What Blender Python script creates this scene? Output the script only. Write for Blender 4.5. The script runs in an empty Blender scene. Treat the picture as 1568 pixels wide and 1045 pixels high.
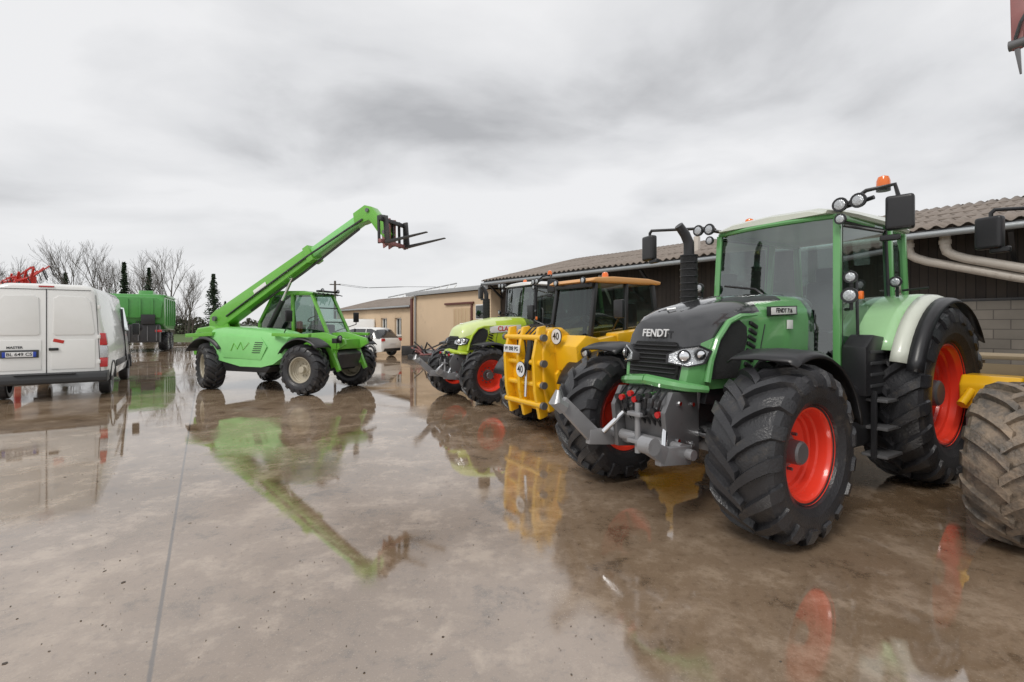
import bpy,bmesh,math,random
from mathutils import Vector,Matrix
RN=random.Random(11)
sc=bpy.context.scene
col=sc.collection
V=Vector
# ---------------------------------------------------------------- materials
def nn(nt,t,**k):
    n=nt.nodes.new(t)
    for a,b in k.items(): setattr(n,a,b)
    return n
def mat(name,c,rough=.5,metal=0,coat=0,dirt=0,dirtc=(.12,.085,.055),dscale=3,bump=0,bscale=30,spec=.5,var=.1,vscale=6):
    m=bpy.data.materials.new(name); m.use_nodes=True
    nt=m.node_tree; b=nt.nodes['Principled BSDF']; L=nt.links
    b.inputs['Roughness'].default_value=rough; b.inputs['Metallic'].default_value=metal
    b.inputs['Coat Weight'].default_value=coat; b.inputs['Coat Roughness'].default_value=.06
    b.inputs['Specular IOR Level'].default_value=spec
    tc=nn(nt,'ShaderNodeTexCoord')
    n1=nn(nt,'ShaderNodeTexNoise'); n1.inputs['Scale'].default_value=vscale; n1.inputs['Detail'].default_value=6
    L.new(tc.outputs['Object'],n1.inputs['Vector'])
    mx=nn(nt,'ShaderNodeMix',data_type='RGBA')
    mx.inputs[6].default_value=(*[x*(1-var) for x in c],1); mx.inputs[7].default_value=(*[min(1,x*(1+var)) for x in c],1)
    L.new(n1.outputs[0],mx.inputs[0]); out=mx.outputs[2]
    if dirt>0:
        n2=nn(nt,'ShaderNodeTexNoise'); n2.inputs['Scale'].default_value=dscale; n2.inputs['Detail'].default_value=9; n2.inputs['Roughness'].default_value=.7
        L.new(tc.outputs['Object'],n2.inputs['Vector'])
        rp=nn(nt,'ShaderNodeMapRange'); rp.inputs[1].default_value=.72-dirt*.35; rp.inputs[2].default_value=.82-dirt*.15; rp.inputs[4].default_value=min(1,.45+dirt*.5)
        L.new(n2.outputs[0],rp.inputs[0])
        m2=nn(nt,'ShaderNodeMix',data_type='RGBA'); m2.inputs[7].default_value=(*dirtc,1)
        L.new(rp.outputs[0],m2.inputs[0]); L.new(out,m2.inputs[6]); out=m2.outputs[2]
        mr=nn(nt,'ShaderNodeMapRange'); mr.inputs[3].default_value=rough; mr.inputs[4].default_value=min(1,rough+.35)
        L.new(rp.outputs[0],mr.inputs[0]); L.new(mr.outputs[0],b.inputs['Roughness'])
    L.new(out,b.inputs['Base Color'])
    if bump>0:
        n3=nn(nt,'ShaderNodeTexNoise'); n3.inputs['Scale'].default_value=bscale; n3.inputs['Detail'].default_value=5
        L.new(tc.outputs['Object'],n3.inputs['Vector'])
        bp=nn(nt,'ShaderNodeBump'); bp.inputs['Strength'].default_value=bump; bp.inputs['Distance'].default_value=.02
        L.new(n3.outputs[0],bp.inputs['Height']); L.new(bp.outputs[0],b.inputs['Normal'])
    return m
def glassmat(name,tint,base=.06,blend=.3):
    m=bpy.data.materials.new(name); m.use_nodes=True; nt=m.node_tree; nt.nodes.clear()
    o=nn(nt,'ShaderNodeOutputMaterial'); t=nn(nt,'ShaderNodeBsdfTransparent'); g=nn(nt,'ShaderNodeBsdfGlossy'); mx=nn(nt,'ShaderNodeMixShader'); lw=nn(nt,'ShaderNodeLayerWeight')
    t.inputs[0].default_value=(*tint,1); g.inputs['Roughness'].default_value=.03; g.inputs['Color'].default_value=(.9,.95,.95,1)
    lw.inputs[0].default_value=blend
    ad=nn(nt,'ShaderNodeMath',operation='ADD'); ad.inputs[1].default_value=base; ad.use_clamp=True
    nt.links.new(lw.outputs['Fresnel'],ad.inputs[0]); nt.links.new(ad.outputs[0],mx.inputs[0]); nt.links.new(t.outputs[0],mx.inputs[1]); nt.links.new(g.outputs[0],mx.inputs[2]); nt.links.new(mx.outputs[0],o.inputs[0])
    return m
GLASS=glassmat('cab_glass',(.66,.80,.75),.12,.36)
GLASSD=glassmat('tinted_cab_glass',(.40,.50,.46),.06,.24)
DGLASS=glassmat('dark_glass',(.12,.14,.15),.08,.3)
RUB=mat('tyre_rubber',(.030,.030,.033),.30,dirt=.45,dirtc=(.12,.098,.075),dscale=4,bump=.25,bscale=60,var=.4)
RUBM=mat('muddy_tyre_rubber',(.10,.086,.072),.40,dirt=.9,dirtc=(.36,.27,.19),dscale=5,bump=.5,bscale=40,var=.35)
RED=mat('red_rim_paint',(.82,.055,.028),.3,coat=.4,dirt=.22,dscale=3,var=.06)
BLK=mat('black_plastic',(.020,.020,.022),.34,dirt=.15,dirtc=(.06,.05,.04),var=.2)
GLB=mat('gloss_black_bonnet',(.036,.037,.040),.15,coat=.7,dirt=.25,dirtc=(.10,.09,.075),var=.2,bump=.03,bscale=3)
MESH=mat('black_grille_mesh',(.016,.016,.017),.5,bump=1,bscale=220,var=.5,vscale=150)
FGR=mat('tractor_green_paint',(.135,.37,.13),.20,coat=.6,dirt=.25,dirtc=(.12,.16,.08),dscale=2.5,var=.07)
FGR2=mat('tractor_pale_green_fender',(.36,.62,.32),.18,coat=.6,dirt=.15,dirtc=(.22,.28,.16),var=.07)
CREAM=mat('cream_paint',(.64,.67,.58),.3,coat=.4,dirt=.2,var=.06)
LIME=mat('lime_paint',(.45,.60,.035),.28,coat=.5,dirt=.28,var=.06)
LIMEW=mat('pale_lime_paint',(.66,.76,.34),.28,coat=.5,dirt=.2,dirtc=(.3,.28,.15),var=.06)
WHT=mat('white_paint',(.82,.82,.80),.26,coat=.6,dirt=.14,dirtc=(.56,.52,.47),dscale=1.3,var=.03)
MGR=mat('telehandler_green_paint',(.15,.46,.05),.28,coat=.5,dirt=.36,dirtc=(.08,.14,.04),dscale=3,var=.1)
MGR2=mat('telehandler_pale_green_hood',(.26,.66,.22),.3,coat=.4,dirt=.24,dirtc=(.14,.32,.10),var=.08)
YEL=mat('yellow_paint',(.86,.48,.012),.3,coat=.4,dirt=.42,dirtc=(.18,.10,.03),dscale=4,var=.07)
ORG=mat('orange_roof_paint',(.66,.34,.12),.4,dirt=.2,var=.06)
STEEL=mat('grey_steel',(.17,.17,.175),.38,metal=.45,dirt=.35,dscale=5,var=.15)
LST=mat('light_grey_steel',(.30,.30,.31),.32,metal=.25,coat=.2,dirt=.3,dirtc=(.12,.10,.08),dscale=5,var=.15)
DRK=mat('dark_chassis',(.032,.032,.034),.42,dirt=.5,dirtc=(.09,.072,.055),var=.3)
RIMG=mat('cream_rim_paint',(.45,.41,.32),.45,dirt=.5,dirtc=(.13,.09,.06),dscale=7)
CHR=mat('chrome',(.85,.86,.88),.08,metal=1,var=.02)
LENS=mat('lamp_lens',(.52,.54,.56),.12,metal=.55,coat=1,var=.45,vscale=60,bump=.4,bscale=70)
AMB=mat('amber_lens',(.85,.17,.01),.15,coat=.8)
REDL=mat('red_lens',(.5,.01,.012),.12,coat=.8)
RUST=mat('worn_red_paint',(.30,.12,.115),.5,dirt=.5,dirtc=(.14,.11,.11))
RPT=mat('red_implement_paint',(.55,.03,.02),.4,dirt=.2)
PLATE=mat('plate_white',(.75,.75,.75),.35,var=.02)
BLUE=mat('plate_blue',(.02,.06,.4),.4)
TXT=mat('text_black',(.015,.015,.015),.5)
TXTS=mat('text_silver',(.75,.75,.75),.3,metal=.3)
TXTR=mat('text_red',(.6,.02,.02),.4)
VENT=mat('grey_bumper_plastic',(.045,.047,.05),.55,dirt=.3,var=.1)
CGR=mat('dark_green_machine_paint',(.07,.30,.06),.3,coat=.3,dirt=.35,var=.12)
# ---------------------------------------------------------------- mesh helpers
def empty(name,loc,heading=0,s=1):
    e=bpy.data.objects.new(name,None); col.objects.link(e); e.location=loc; e.rotation_euler=(0,0,heading); e.scale=(s,s,s); e.empty_display_size=.2
    return e
def mk(name,parent,mats,verts,faces,ang=35,M=None,bev=0,seg=2,fm=None):
    if not isinstance(mats,(list,tuple)): mats=[mats]
    bm=bmesh.new(); vs=[bm.verts.new(M@V(v) if M else v) for v in verts]
    for i,f in enumerate(faces):
        try:
            ff=bm.faces.new([vs[j] for j in f]); ff.smooth=True
            if fm: ff.material_index=fm[i]
        except Exception: pass
    bmesh.ops.recalc_face_normals(bm,faces=bm.faces[:])
    if bev>0: 
        bmesh.ops.bevel(bm,geom=bm.edges[:],offset=bev,segments=seg,profile=.6,affect='EDGES',clamp_overlap=True)
        for f in bm.faces: f.smooth=True
    me=bpy.data.meshes.new(name); bm.to_mesh(me); bm.free()
    for m in mats: me.materials.append(m)
    try: me.set_sharp_from_angle(angle=math.radians(ang))
    except Exception: pass
    o=bpy.data.objects.new(name,me); col.objects.link(o)
    if parent: o.parent=parent
    return o
def E(rx=0,ry=0,rz=0): return (Matrix.Rotation(math.radians(rz),4,'Z')@Matrix.Rotation(math.radians(ry),4,'Y')@Matrix.Rotation(math.radians(rx),4,'X'))
def box(name,p,m,c,s,rot=(0,0,0),bev=.012,seg=2):
    x,y,z=[a/2 for a in s]
    vs=[(-x,-y,-z),(x,-y,-z),(x,y,-z),(-x,y,-z),(-x,-y,z),(x,-y,z),(x,y,z),(-x,y,z)]
    fs=[(0,1,2,3),(4,5,6,7),(0,1,5,4),(1,2,6,5),(2,3,7,6),(3,0,4,7)]
    return mk(name,p,m,vs,fs,M=Matrix.Translation(c)@E(*rot),bev=min(bev,min(s)*.35),seg=seg)
def prism(name,p,m,prof,y0,y1,bev=.015,axis='y',seg=2):
    n=len(prof)
    if axis=='y': vs=[(a,y0,b) for a,b in prof]+[(a,y1,b) for a,b in prof]
    elif axis=='x': vs=[(y0,a,b) for a,b in prof]+[(y1,a,b) for a,b in prof]
    else: vs=[(a,b,y0) for a,b in prof]+[(a,b,y1) for a,b in prof]
    fs=[tuple(range(n)),tuple(range(2*n-1,n-1,-1))]+[(i,(i+1)%n,(i+1)%n+n,i+n) for i in range(n)]
    return mk(name,p,m,vs,fs,bev=bev,seg=seg)
def sweep(name,p,m,pts,r,n=10,ang=40):
    pts=[V(q) for q in pts]; rs=r if isinstance(r,(list,tuple)) else [r]*len(pts)
    vs=[];fs=[]; up=None
    for i,q in enumerate(pts):
        if i==0: t=pts[1]-q
        elif i==len(pts)-1: t=q-pts[i-1]
        else: t=(pts[i+1]-q).normalized()+(q-pts[i-1]).normalized()
        t.normalize()
        if up is None: up=V((0,0,1)) if abs(t.z)<.9 else V((1,0,0))
        a=t.cross(up); 
        if a.length<1e-4: a=t.cross(V((0,1,0)))
        a.normalize(); b=a.cross(t).normalized(); up=b
        for k in range(n):
            th=2*math.pi*k/n; vs.append(q+(a*math.cos(th)+b*math.sin(th))*rs[i])
    for i in range(len(pts)-1):
        for k in range(n): fs.append((i*n+k,i*n+(k+1)%n,(i+1)*n+(k+1)%n,(i+1)*n+k))
    fs.append(tuple(range(n))); fs.append(tuple((len(pts)-1)*n+k for k in range(n)))
    return mk(name,p,m,vs,fs,ang)
def cyl(name,p,m,a,b,r,n=20): return sweep(name,p,m,[a,b],r,n)
def beam(name,p,m,a,b,w,h,w2=None,h2=None,bev=.01,up=(0,0,1)):
    a=V(a);b=V(b);t=(b-a).normalized(); s=t.cross(V(up)).normalized(); u=s.cross(t).normalized()
    w2=w if w2 is None else w2; h2=h if h2 is None else h2
    vs=[]
    for q,ww,hh in((a,w,h),(b,w2,h2)):
        for i,j in((-1,-1),(1,-1),(1,1),(-1,1)): vs.append(q+s*i*ww/2+u*j*hh/2)
    fs=[(0,1,2,3),(4,5,6,7)]+[(i,(i+1)%4,(i+1)%4+4,i+4) for i in range(4)]
    return mk(name,p,m,vs,fs,bev=bev)
def lathe(name,p,m,prof,M,n=48,ang=30,closed=False):
    vs=[];fs=[];k=len(prof)
    for i in range(n):
        t=2*math.pi*i/n
        for r,y in prof: vs.append((r*math.cos(t),y,r*math.sin(t)))
    for i in range(n):
        j=(i+1)%n
        for q in range(k-1): fs.append((i*k+q,i*k+q+1,j*k+q+1,j*k+q))
        if closed: fs.append((i*k+k-1,i*k,j*k,j*k+k-1))
    return mk(name,p,m,vs,fs,ang,M=M)
def loft(name,p,m,rings,ang=35,fm=None,capm=(0,0)):
    n=len(rings[0]); vs=[q for r in rings for q in r]; fs=[];mi=[]
    for i in range(len(rings)-1):
        for k in range(n):
            fs.append((i*n+k,i*n+(k+1)%n,(i+1)*n+(k+1)%n,(i+1)*n+k)); mi.append(fm(i,k) if fm else 0)
    fs.append(tuple(range(n))); mi.append(capm[0]); fs.append(tuple((len(rings)-1)*n+k for k in range(n))); mi.append(capm[1])
    return mk(name,p,m,vs,fs,ang,fm=mi)
def quad(name,p,m,pts): return mk(name,p,m,pts,[tuple(range(len(pts)))])
def plate3(name,p,m,front,off,bev=0):
    vs=[V(q) for q in front]+[V(q)+V(off) for q in front]; n=len(front)
    return mk(name,p,m,vs,[tuple(range(n)),tuple(range(2*n-1,n-1,-1))]+[(i,(i+1)%n,(i+1)%n+n,i+n) for i in range(n)],bev=bev)
def text(name,p,m,s,size,loc,xa,ua,ext=.004):
    c=bpy.data.curves.new(name,'FONT'); c.body=s; c.size=size; c.extrude=ext; c.align_x='CENTER'; c.align_y='CENTER'; c.offset=.0015
    o=bpy.data.objects.new(name,c); col.objects.link(o); c.materials.append(m); o.parent=p
    xa=V(xa).normalized();ua=V(ua).normalized();n=xa.cross(ua)
    M=Matrix((xa,ua,n)).transposed().to_4x4(); M.translation=V(loc); o.matrix_local=M
    return o
def wheel(p,name,c,r,w,rr,side,rubber,rimm,hubm,steer=0,nl=20,lug=.045,phase=0,deep=1,bar=.055,n=64):
    M=Matrix.Translation(c)@Matrix.Rotation(math.radians(steer),4,'Z')@Matrix.Rotation(phase,4,'Y')
    r0=r-lug; h=r0-rr
    half=[(0,0),(.3,.006),(.42,.02),(.475,.055)]
    hp=[(r0-d,y*w) for y,d in half]+[(r0-.3*h-.02,.5*w),(r0-.45*h-.02,.502*w),(r0-.5*h-.02,.497*w),(r0-.62*h-.02,.488*w),(r0-.66*h-.02,.475*w),(rr+.12*h,.43*w),(rr+.1*h,.39*w),(rr,.37*w)]
    prof=[(a,-b) for a,b in hp[::-1]]+hp[1:]
    lathe(name+'_tyre',p,rubber,prof,M,n=n,ang=18)
    def rs(y):
        a=abs(y)/w
        for (y0,d0),(y1,d1) in zip(half,half[1:]):
            if a<=y1: return r0-(d0+(d1-d0)*(a-y0)/(y1-y0))
        return r0-.055
    vs=[];fs=[]
    sp=2*math.pi/nl; De=sp*1.0
    for sd in(1,-1):
        for i in range(nl):
            t0=i*sp+(sp/2 if sd<0 else 0); base=len(vs)
            rows=[]
            for t in(0,.25,.5,.75,1):
                y=-.05*w+t*(.51*w); rows.append((t0+De*(t**.8),sd*y,rs(y),lug,bar*(1+.3*t)))
            te=t0+De
            rows.append((te+.02,sd*.487*w,r0-.10,lug*.75,bar*1.4))
            rows.append((te+.035,sd*.497*w,r0-.34*h-.01,.018,bar*1.3))
            for q,(t,y,rad,lh,bw) in enumerate(rows):
                hb=bw*.85/rad; ht=bw*.6/rad
                out=0 if q<5 else (.02 if q==5 else .022)
                for dt,dr,dy in((-hb,-.012,0),(-ht,lh,out),(ht,lh,out),(hb,-.012,0)):
                    a=t+dt; R2=rad+(dr if q<6 else (0 if dr>0 else -.01)); Y=y+sd*(dy if dr>0 else -.01)
                    vs.append((R2*math.cos(a),Y,R2*math.sin(a)))
            for q in range(6):
                b0=base+q*4
                for k in range(3): fs.append((b0+k,b0+k+1,b0+k+5,b0+k+4))
            fs.append((base,base+1,base+2,base+3)); b0=base+24; fs.append((b0,b0+1,b0+2,b0+3))
    mk(name+'_tread_lugs',p,rubber,vs,fs,28,M=M)
    s=side; d=deep
    rp=[(rr+.02,.395*w),(rr+.02,.375*w),(rr-.012,.37*w),(rr-.022,.33*w),(rr*.93,.30*w),(rr*.92,.2*w),(rr*.87,.18*w),(rr*.86,.10*w),(rr*.80,.085*w),(rr*.78,.04*w*d),(rr*.55,.0),(rr*.42,.0),(rr*.38,.03*w),(rr*.001,.03*w)]
    lathe(name+'_rim',p,rimm,[(a,s*b) for a,b in rp],M,n=48,ang=25)
    rb=[(rr+.02,-.39*w),(rr-.012,-.37*w),(rr*.93,-.3*w),(rr*.9,.1*w)]
    lathe(name+'_rim_barrel',p,rimm,[(a,s*b) for a,b in rb],M,n=48,ang=25)
    lathe(name+'_hub',p,hubm,[(rr*.36,s*.02*w),(rr*.36,s*.06*w),(rr*.27,s*.08*w),(rr*.26,s*.26*w),(rr*.22,s*.29*w),(.0005,s*.29*w)],M,n=24)
    vs=[];fs=[]
    for i in range(10):
        a=2*math.pi*i/10
        cx,cz=rr*.48*math.cos(a),rr*.48*math.sin(a); b0=len(vs); q=rr*.04
        for yy in(0,.04):
            for k in range(6): vs.append((cx+q*math.cos(k*math.pi/3),s*(yy),cz+q*math.sin(k*math.pi/3)))
        fs.append(tuple(b0+6+k for k in range(6)))
        for k in range(6): fs.append((b0+k,b0+(k+1)%6,b0+6+(k+1)%6,b0+6+k))
    mk(name+'_wheel_nuts',p,hubm,vs,fs,M=M)
def arcfender(name,p,m,c,prof,a0,a1,n=16,th=.012):
    vs=[];fs=[];k=len(prof)
    for i in range(n+1):
        a=math.radians(a0+(a1-a0)*i/n)
        for r,y in prof: vs.append((c[0]+r*math.cos(a),y,c[1]+r*math.sin(a)))
    for i in range(n):
        for q in range(k-1): fs.append((i*k+q,i*k+q+1,(i+1)*k+q+1,(i+1)*k+q))
    o=mk(name,p,m,vs,fs,40)
    sm=o.modifiers.new('s','SOLIDIFY'); sm.thickness=th; sm.offset=0
    return o
def worklight(p,name,c,r,d=(1,0,0),hm=BLK):
    d=V(d).normalized(); c=V(c)
    sweep(name+'_housing',p,hm,[c-d*r*.9,c-d*r*.4,c,c+d*.012],[r*.55,r*1.0,r*1.12,r*1.08],16)
    sweep(name+'_lens',p,LENS,[c-d*.01,c+d*.010,c+d*.018],[r*.86,r*.84,r*.5],16)
def beacon(p,name,c,s=1):
    cyl(name+'_base',p,BLK,V(c),V(c)+V((0,0,.04*s)),.06*s,14)
    sweep(name+'_lens',p,AMB,[V(c)+V((0,0,z*s)) for z in(.04,.10,.14,.155)],[.06*s,.058*s,.045*s,.015*s],16)
# ---------------------------------------------------------------- tractor
def tractor(name,O,head,C,s=1,letter=None,side=None,rub=RUB,rimF=(.70,.54,.36),steer=0,mirror=True,ffend=True):
    p=empty(name,(O[0],O[1],0),head,s)
    fr,fw,frr=rimF
    for sd,nm in((1,'left'),(-1,'right')):
        wheel(p,'front_'+nm,(2.75,.95*sd,fr),fr,fw,frr,sd,rub,C['rim'],STEEL,steer=steer,nl=17,lug=.052,phase=.2+.5*sd)
        wheel(p,'rear_'+nm,(0,.97*sd,.96),.96,.60,.53,sd,rub,C['rim'],STEEL,nl=20,lug=.055,phase=.1*sd,bar=.065)
        arcfender('rear_'+nm+'_fender',p,C['fend'],(0,.93),[(1.05,.50*sd),(1.09,.62*sd),(1.10,.95*sd),(1.09,1.04*sd)],28,158,22)
        arcfender('rear_'+nm+'_fender_band',p,C['band'],(0,.93),[(1.094,1.04*sd),(1.085,1.10*sd),(1.05,1.17*sd)],22,150,20)
        arcfender('rear_'+nm+'_fender_flare',p,BLK,(0,.93),[(1.052,1.17*sd),(1.045,1.24*sd),(1.0,1.29*sd)],18,146,20)
        if ffend:
            arcfender('front_'+nm+'_fender',p,BLK,(2.72,fr),[(fr+.05,.64*sd),(fr+.085,.69*sd),(fr+.10,.9*sd),(fr+.09,1.14*sd),(fr+.045,1.20*sd)],66,168,16,.018)
            sweep('front_'+nm+'_fender_bracket',p,BLK,[(2.6,.35*sd,.8),(2.5,.5*sd,1.2),(2.42,.66*sd,fr+.76)],.03,8)
        a=[(0+1.05*math.cos(math.radians(t)),.93+1.05*math.sin(math.radians(t))) for t in range(30,160,13)]
        prism('rear_'+nm+'_fender_wall',p,C['fend'],a,.49*sd,.51*sd,.002)
    cyl('front_axle',p,DRK,(2.75,-.72,fr),(2.75,.72,fr),.10,14)
    for sd in(1,-1):
        cyl('axle_knuckle_%d'%sd,p,STEEL,(2.75,.58*sd,fr-.18),(2.75,.58*sd,fr+.2),.1,14)
        cyl('steering_ram_%d'%sd,p,CHR,(2.92,.1*sd,fr+.02),(2.92,.6*sd,fr+.02),.03,10)
        cyl('steering_ram_barrel_%d'%sd,p,BLK,(2.92,.02*sd,fr+.02),(2.92,.32*sd,fr+.02),.055,10)
        cyl('suspension_ram_%d'%sd,p,LST,(2.98,.26*sd,fr-.05),(2.95,.3*sd,fr+.42),.035,10)
        beam('axle_web_%d'%sd,p,STEEL,(2.8,.2*sd,fr-.02),(2.8,.62*sd,fr-.06),.16,.22,.14,.14)
    cyl('rear_axle',p,DRK,(0,-.8,.96),(0,.8,.96),.17,16)
    prism('engine_frame',p,DRK,[(-.5,.6),(-.5,1.15),(2.9,1.2),(3.05,1.1),(3.05,.72),(2.4,.62),(.6,.45)],-.27,.27,.02)
    # hood
    def ring(x,top,hw,zb,tilt=0,sh=1):
        h=[(0,top+.035),(hw*.4,top+.028),(hw*.68,top-.0),(hw*.82,top-.045),(hw*.95,top-.13),(hw*.995,top-.24),(hw*1.0,(top+zb)/2-.06),(hw*.99,zb+.12),(hw*.95,zb)]
        pts=[(x+tilt*(top-z),y,z) for y,z in h]+[(x+tilt*(top-z),-y,z) for y,z in h[:0:-1]]
        return pts
    rings=[ring(1.2,1.99,.44,1.30),ring(1.7,1.99,.45,1.2),ring(2.2,1.95,.455,1.15),ring(2.55,1.895,.45,1.13),ring(2.85,1.83,.43,1.13,.06),ring(3.0,1.775,.40,1.14,.14),ring(3.07,1.73,.36,1.16,.18),ring(3.10,1.67,.30,1.2,.17)]
    nr=len(rings[0])
    def fm(i,k):
        j=min(k,nr-1-k)
        if i>=5: return 0 if j<6 else 1
        return 0 if j<=(1 if i<1 else 2 if i<2 else 3 if i<3 else 4) else 1
    loft('bonnet',p,[C['top'],C['body']],rings,30,fm,(0,0))
    for yy in(.16,-.16):
        sweep('bonnet_crease_%s'%('a' if yy>0 else 'b'),p,C['top'],[(1.3,yy*1.1,2.012),(2.0,yy*1.1,1.995),(2.55,yy,1.915),(2.95,yy*.8,1.815)],.014,6)
    sweep('bonnet_badge',p,TXTS,[(2.93,-.05,1.85),(2.98,0,1.84),(2.93,.05,1.85)],.01,6)
    prism('nose_grille',p,MESH,[(-.27,1.25),(-.29,1.48),(-.22,1.58),(.22,1.58),(.29,1.48),(.27,1.25)],0,.02,.004,axis='x').matrix_local=Matrix.Translation((3.385,0,0))@Matrix.Translation((0,0,1.2))@Matrix.Rotation(math.radians(-10),4,'Y')@Matrix.Translation((-.19,0,-1.2))
    for i in range(7):
        z=1.27+i*.04
        cyl('nose_grille_bar_%d'%i,p,BLK,(3.10+.17*(1.67-z)+.04,-.26,z),(3.10+.17*(1.67-z)+.04,.26,z),.007,6)
    if letter: text('nose_lettering',p,TXTS,letter,.098,(3.150,0,1.618),(0,1,0),(-.17,0,1),.006)
    for sd in(1,-1):
        F=[(3.235,.18*sd,1.36),(3.16,.36*sd,1.33),(3.02,.435*sd,1.36),(2.94,.445*sd,1.47),(3.07,.415*sd,1.52),(3.17,.31*sd,1.50),(3.22,.18*sd,1.44)]
        plate3('headlight_bezel_%d'%sd,p,BLK,[(a+.01,b+.012*sd,c) for a,b,c in F],(-.06,-.04*sd,0),.008)
        cen=V((3.13,.33*sd,1.425)); 
        G=[cen+(V(q)-cen)*.86+V((.022,.020*sd,0)) for q in F]
        plate3('headlight_lens_%d'%sd,p,LENS,G,(-.02,-.014*sd,0),.006)
        for k,(c,r,dd) in enumerate((((3.175,.335*sd,1.425),.050,(.75,.66*sd,.05)),((3.075,.42*sd,1.44),.042,(.5,.86*sd,0)))):
            d=V(dd).normalized(); c=V(c)+d*.012
            sweep('headlight_ring_%d_%d'%(k,sd),p,BLK,[c-d*.01,c+d*.012],[r*1.15,r*1.1],16); sweep('headlight_eye_%d_%d'%(k,sd),p,CHR,[c,c+d*.016,c+d*.026],[r*.9,r*.8,r*.35],16)
        y=lambda x:(.458 if x<2.65 else .455-(x-2.65)*.09)*sd
        pv=[(2.98,1.22),(2.62,1.22),(2.46,1.56),(2.47,1.68),(2.58,1.74),(2.72,1.70),(2.85,1.56),(2.94,1.38)]
        vs=[(a,y(a)+.014*sd,b) for a,b in pv]; plate3('side_mesh_vent_%d'%sd,p,MESH,vs,(0,-.035*sd,0),.004)
        sweep('vent_trim_%d'%sd,p,C['body'],[(2.99,y(2.99)+.01*sd,1.20),(2.955,y(2.95)+.012*sd,1.38),(2.87,y(2.87)+.012*sd,1.57),(2.73,y(2.73)+.012*sd,1.72),(2.57,y(2.57)+.010*sd,1.775),(2.3,y(2.3)+.004*sd,1.79)],[.03,.03,.028,.028,.024,.012],8)
        for i in range(8):
            z=1.26+i*.062; x=2.44-.10*(i/7)
            box('louvre_%d_%d'%(i,sd),p,BLK,(x,.455*sd,z),(.12,.03,.035),(0,-22,0),.006)
        prism('engine_side_cover_%d'%sd,p,BLK,[(1.3,.85),(1.3,1.3),(2.9,1.14),(2.95,1.0),(2.3,.9)],.28*sd,.38*sd,.01)
        sweep('bonnet_cut_line_%d'%sd,p,BLK,[(2.25,.4585*sd,1.18),(2.22,.4585*sd,1.5),(2.15,.456*sd,1.7)],.005,5)
    if side:
        box('side_label',p,BLK,(1.85,.458,1.835),(.50,.03,.09),(0,2,0),.002)
        box('side_label_strip',p,WHT,(1.85,.4735,1.835),(.45,.006,.07),(0,2,0),.001)
        text('side_lettering',p,TXT,side,.06,(1.85,.4785,1.835),(-1,0,0),(0,0,1),.001)
        box('side_sticker',p,WHT,(1.72,.462,1.70),(.09,.016,.09),(0,0,0),.002)
    lp=[(3.28,.0),(3.26,.22),(3.18,.36),(3.02,.45)]
    for sd in(1,-1):
        sweep('bumper_lip_%d'%sd,p,C['body'],[(a-.01,b*sd,1.20-.02*i) for i,(a,b) in enumerate(lp)],[.05,.05,.042,.03],8)
    prism('front_hitch_frame',p,STEEL,[(2.85,.62),(2.85,1.12),(3.22,1.14),(3.32,1.0),(3.25,.60)],-.26,.26,.02)
    for sd in(1,-1):
        prism('hitch_cheek_%d'%sd,p,STEEL,[(2.95,.50),(2.95,1.1),(3.30,1.12),(3.40,.95),(3.35,.55)],.27*sd,.32*sd,.008)
        for k,(xx,zz) in enumerate(((3.05,1.0),(3.22,1.02),(3.05,.65),(3.24,.70))): cyl('cheek_bolt_%d_%d'%(k,sd),p,CHR,(xx,.31*sd,zz),(xx,.338*sd,zz),.02,6)
        beam('front_lower_link_%d'%sd,p,LST,(3.2,.40*sd,.60),(3.60,.42*sd,.64),.07,.16,.06,.14)
        if sd<0:
            beam('front_lower_link_tip_%d'%sd,p,LST,(3.53,.42*sd,.64),(3.90,.44*sd,.99),.06,.15,.055,.12)
            sweep('link_hook_%d'%sd,p,LST,[(3.88,.44*sd,.94),(3.97,.44*sd,1.0),(3.94,.44*sd,1.1)],[.07,.065,.02],8)
        else:
            beam('front_lower_link_tip_%d'%sd,p,LST,(3.53,.42*sd,.64),(3.72,.43*sd,.74),.06,.14,.055,.12)
            cyl('link_eye_%d'%sd,p,LST,(3.72,.37*sd,.75),(3.72,.49*sd,.75),.07,14)
        cyl('hitch_ram_%d'%sd,p,BLK,(3.18,.22*sd,1.1),(3.3,.24*sd,.88),.05,12)
        cyl('hitch_ram_rod_%d'%sd,p,CHR,(3.3,.24*sd,.88),(3.46,.36*sd,.68),.025,10)
        cyl('link_pin_%d'%sd,p,LST,(3.26,.2*sd,.62),(3.26,.5*sd,.62),.045,10)
    cyl('link_cross_shaft',p,LST,(3.3,-.42,.66),(3.3,.42,.66),.05,12)
    for i in range(10):
        a=-.24+.053*i; b=RN.uniform(.92,1.18)
        cyl('coupler_%d'%i,p,RN.choice([LST,CHR,CHR]),(3.24,a,b),(3.38,a,b-.01),.024,8)
        cyl('coupler_cap_%d'%i,p,RN.choice([REDL,BLK,BLK]),(3.37,a,b-.01),(3.405,a,b-.012),.028,8)
    for i in range(7):
        a=-.24+i*.08
        sweep('front_hose_%d'%i,p,BLK,[(3.28,a,1.12),(3.38,a+.02,1.05),(3.36,a*.8,.9),(3.25,a*.7,.78)],.013,6)
    cyl('tow_pin',p,LST,(3.38,0,.55),(3.38,0,1.0),.028,10)
    box('tow_jaw_top',p,LST,(3.34,0,.9),(.2,.16,.04)); box('tow_jaw_bottom',p,LST,(3.34,0,.66),(.2,.16,.04))
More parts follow.
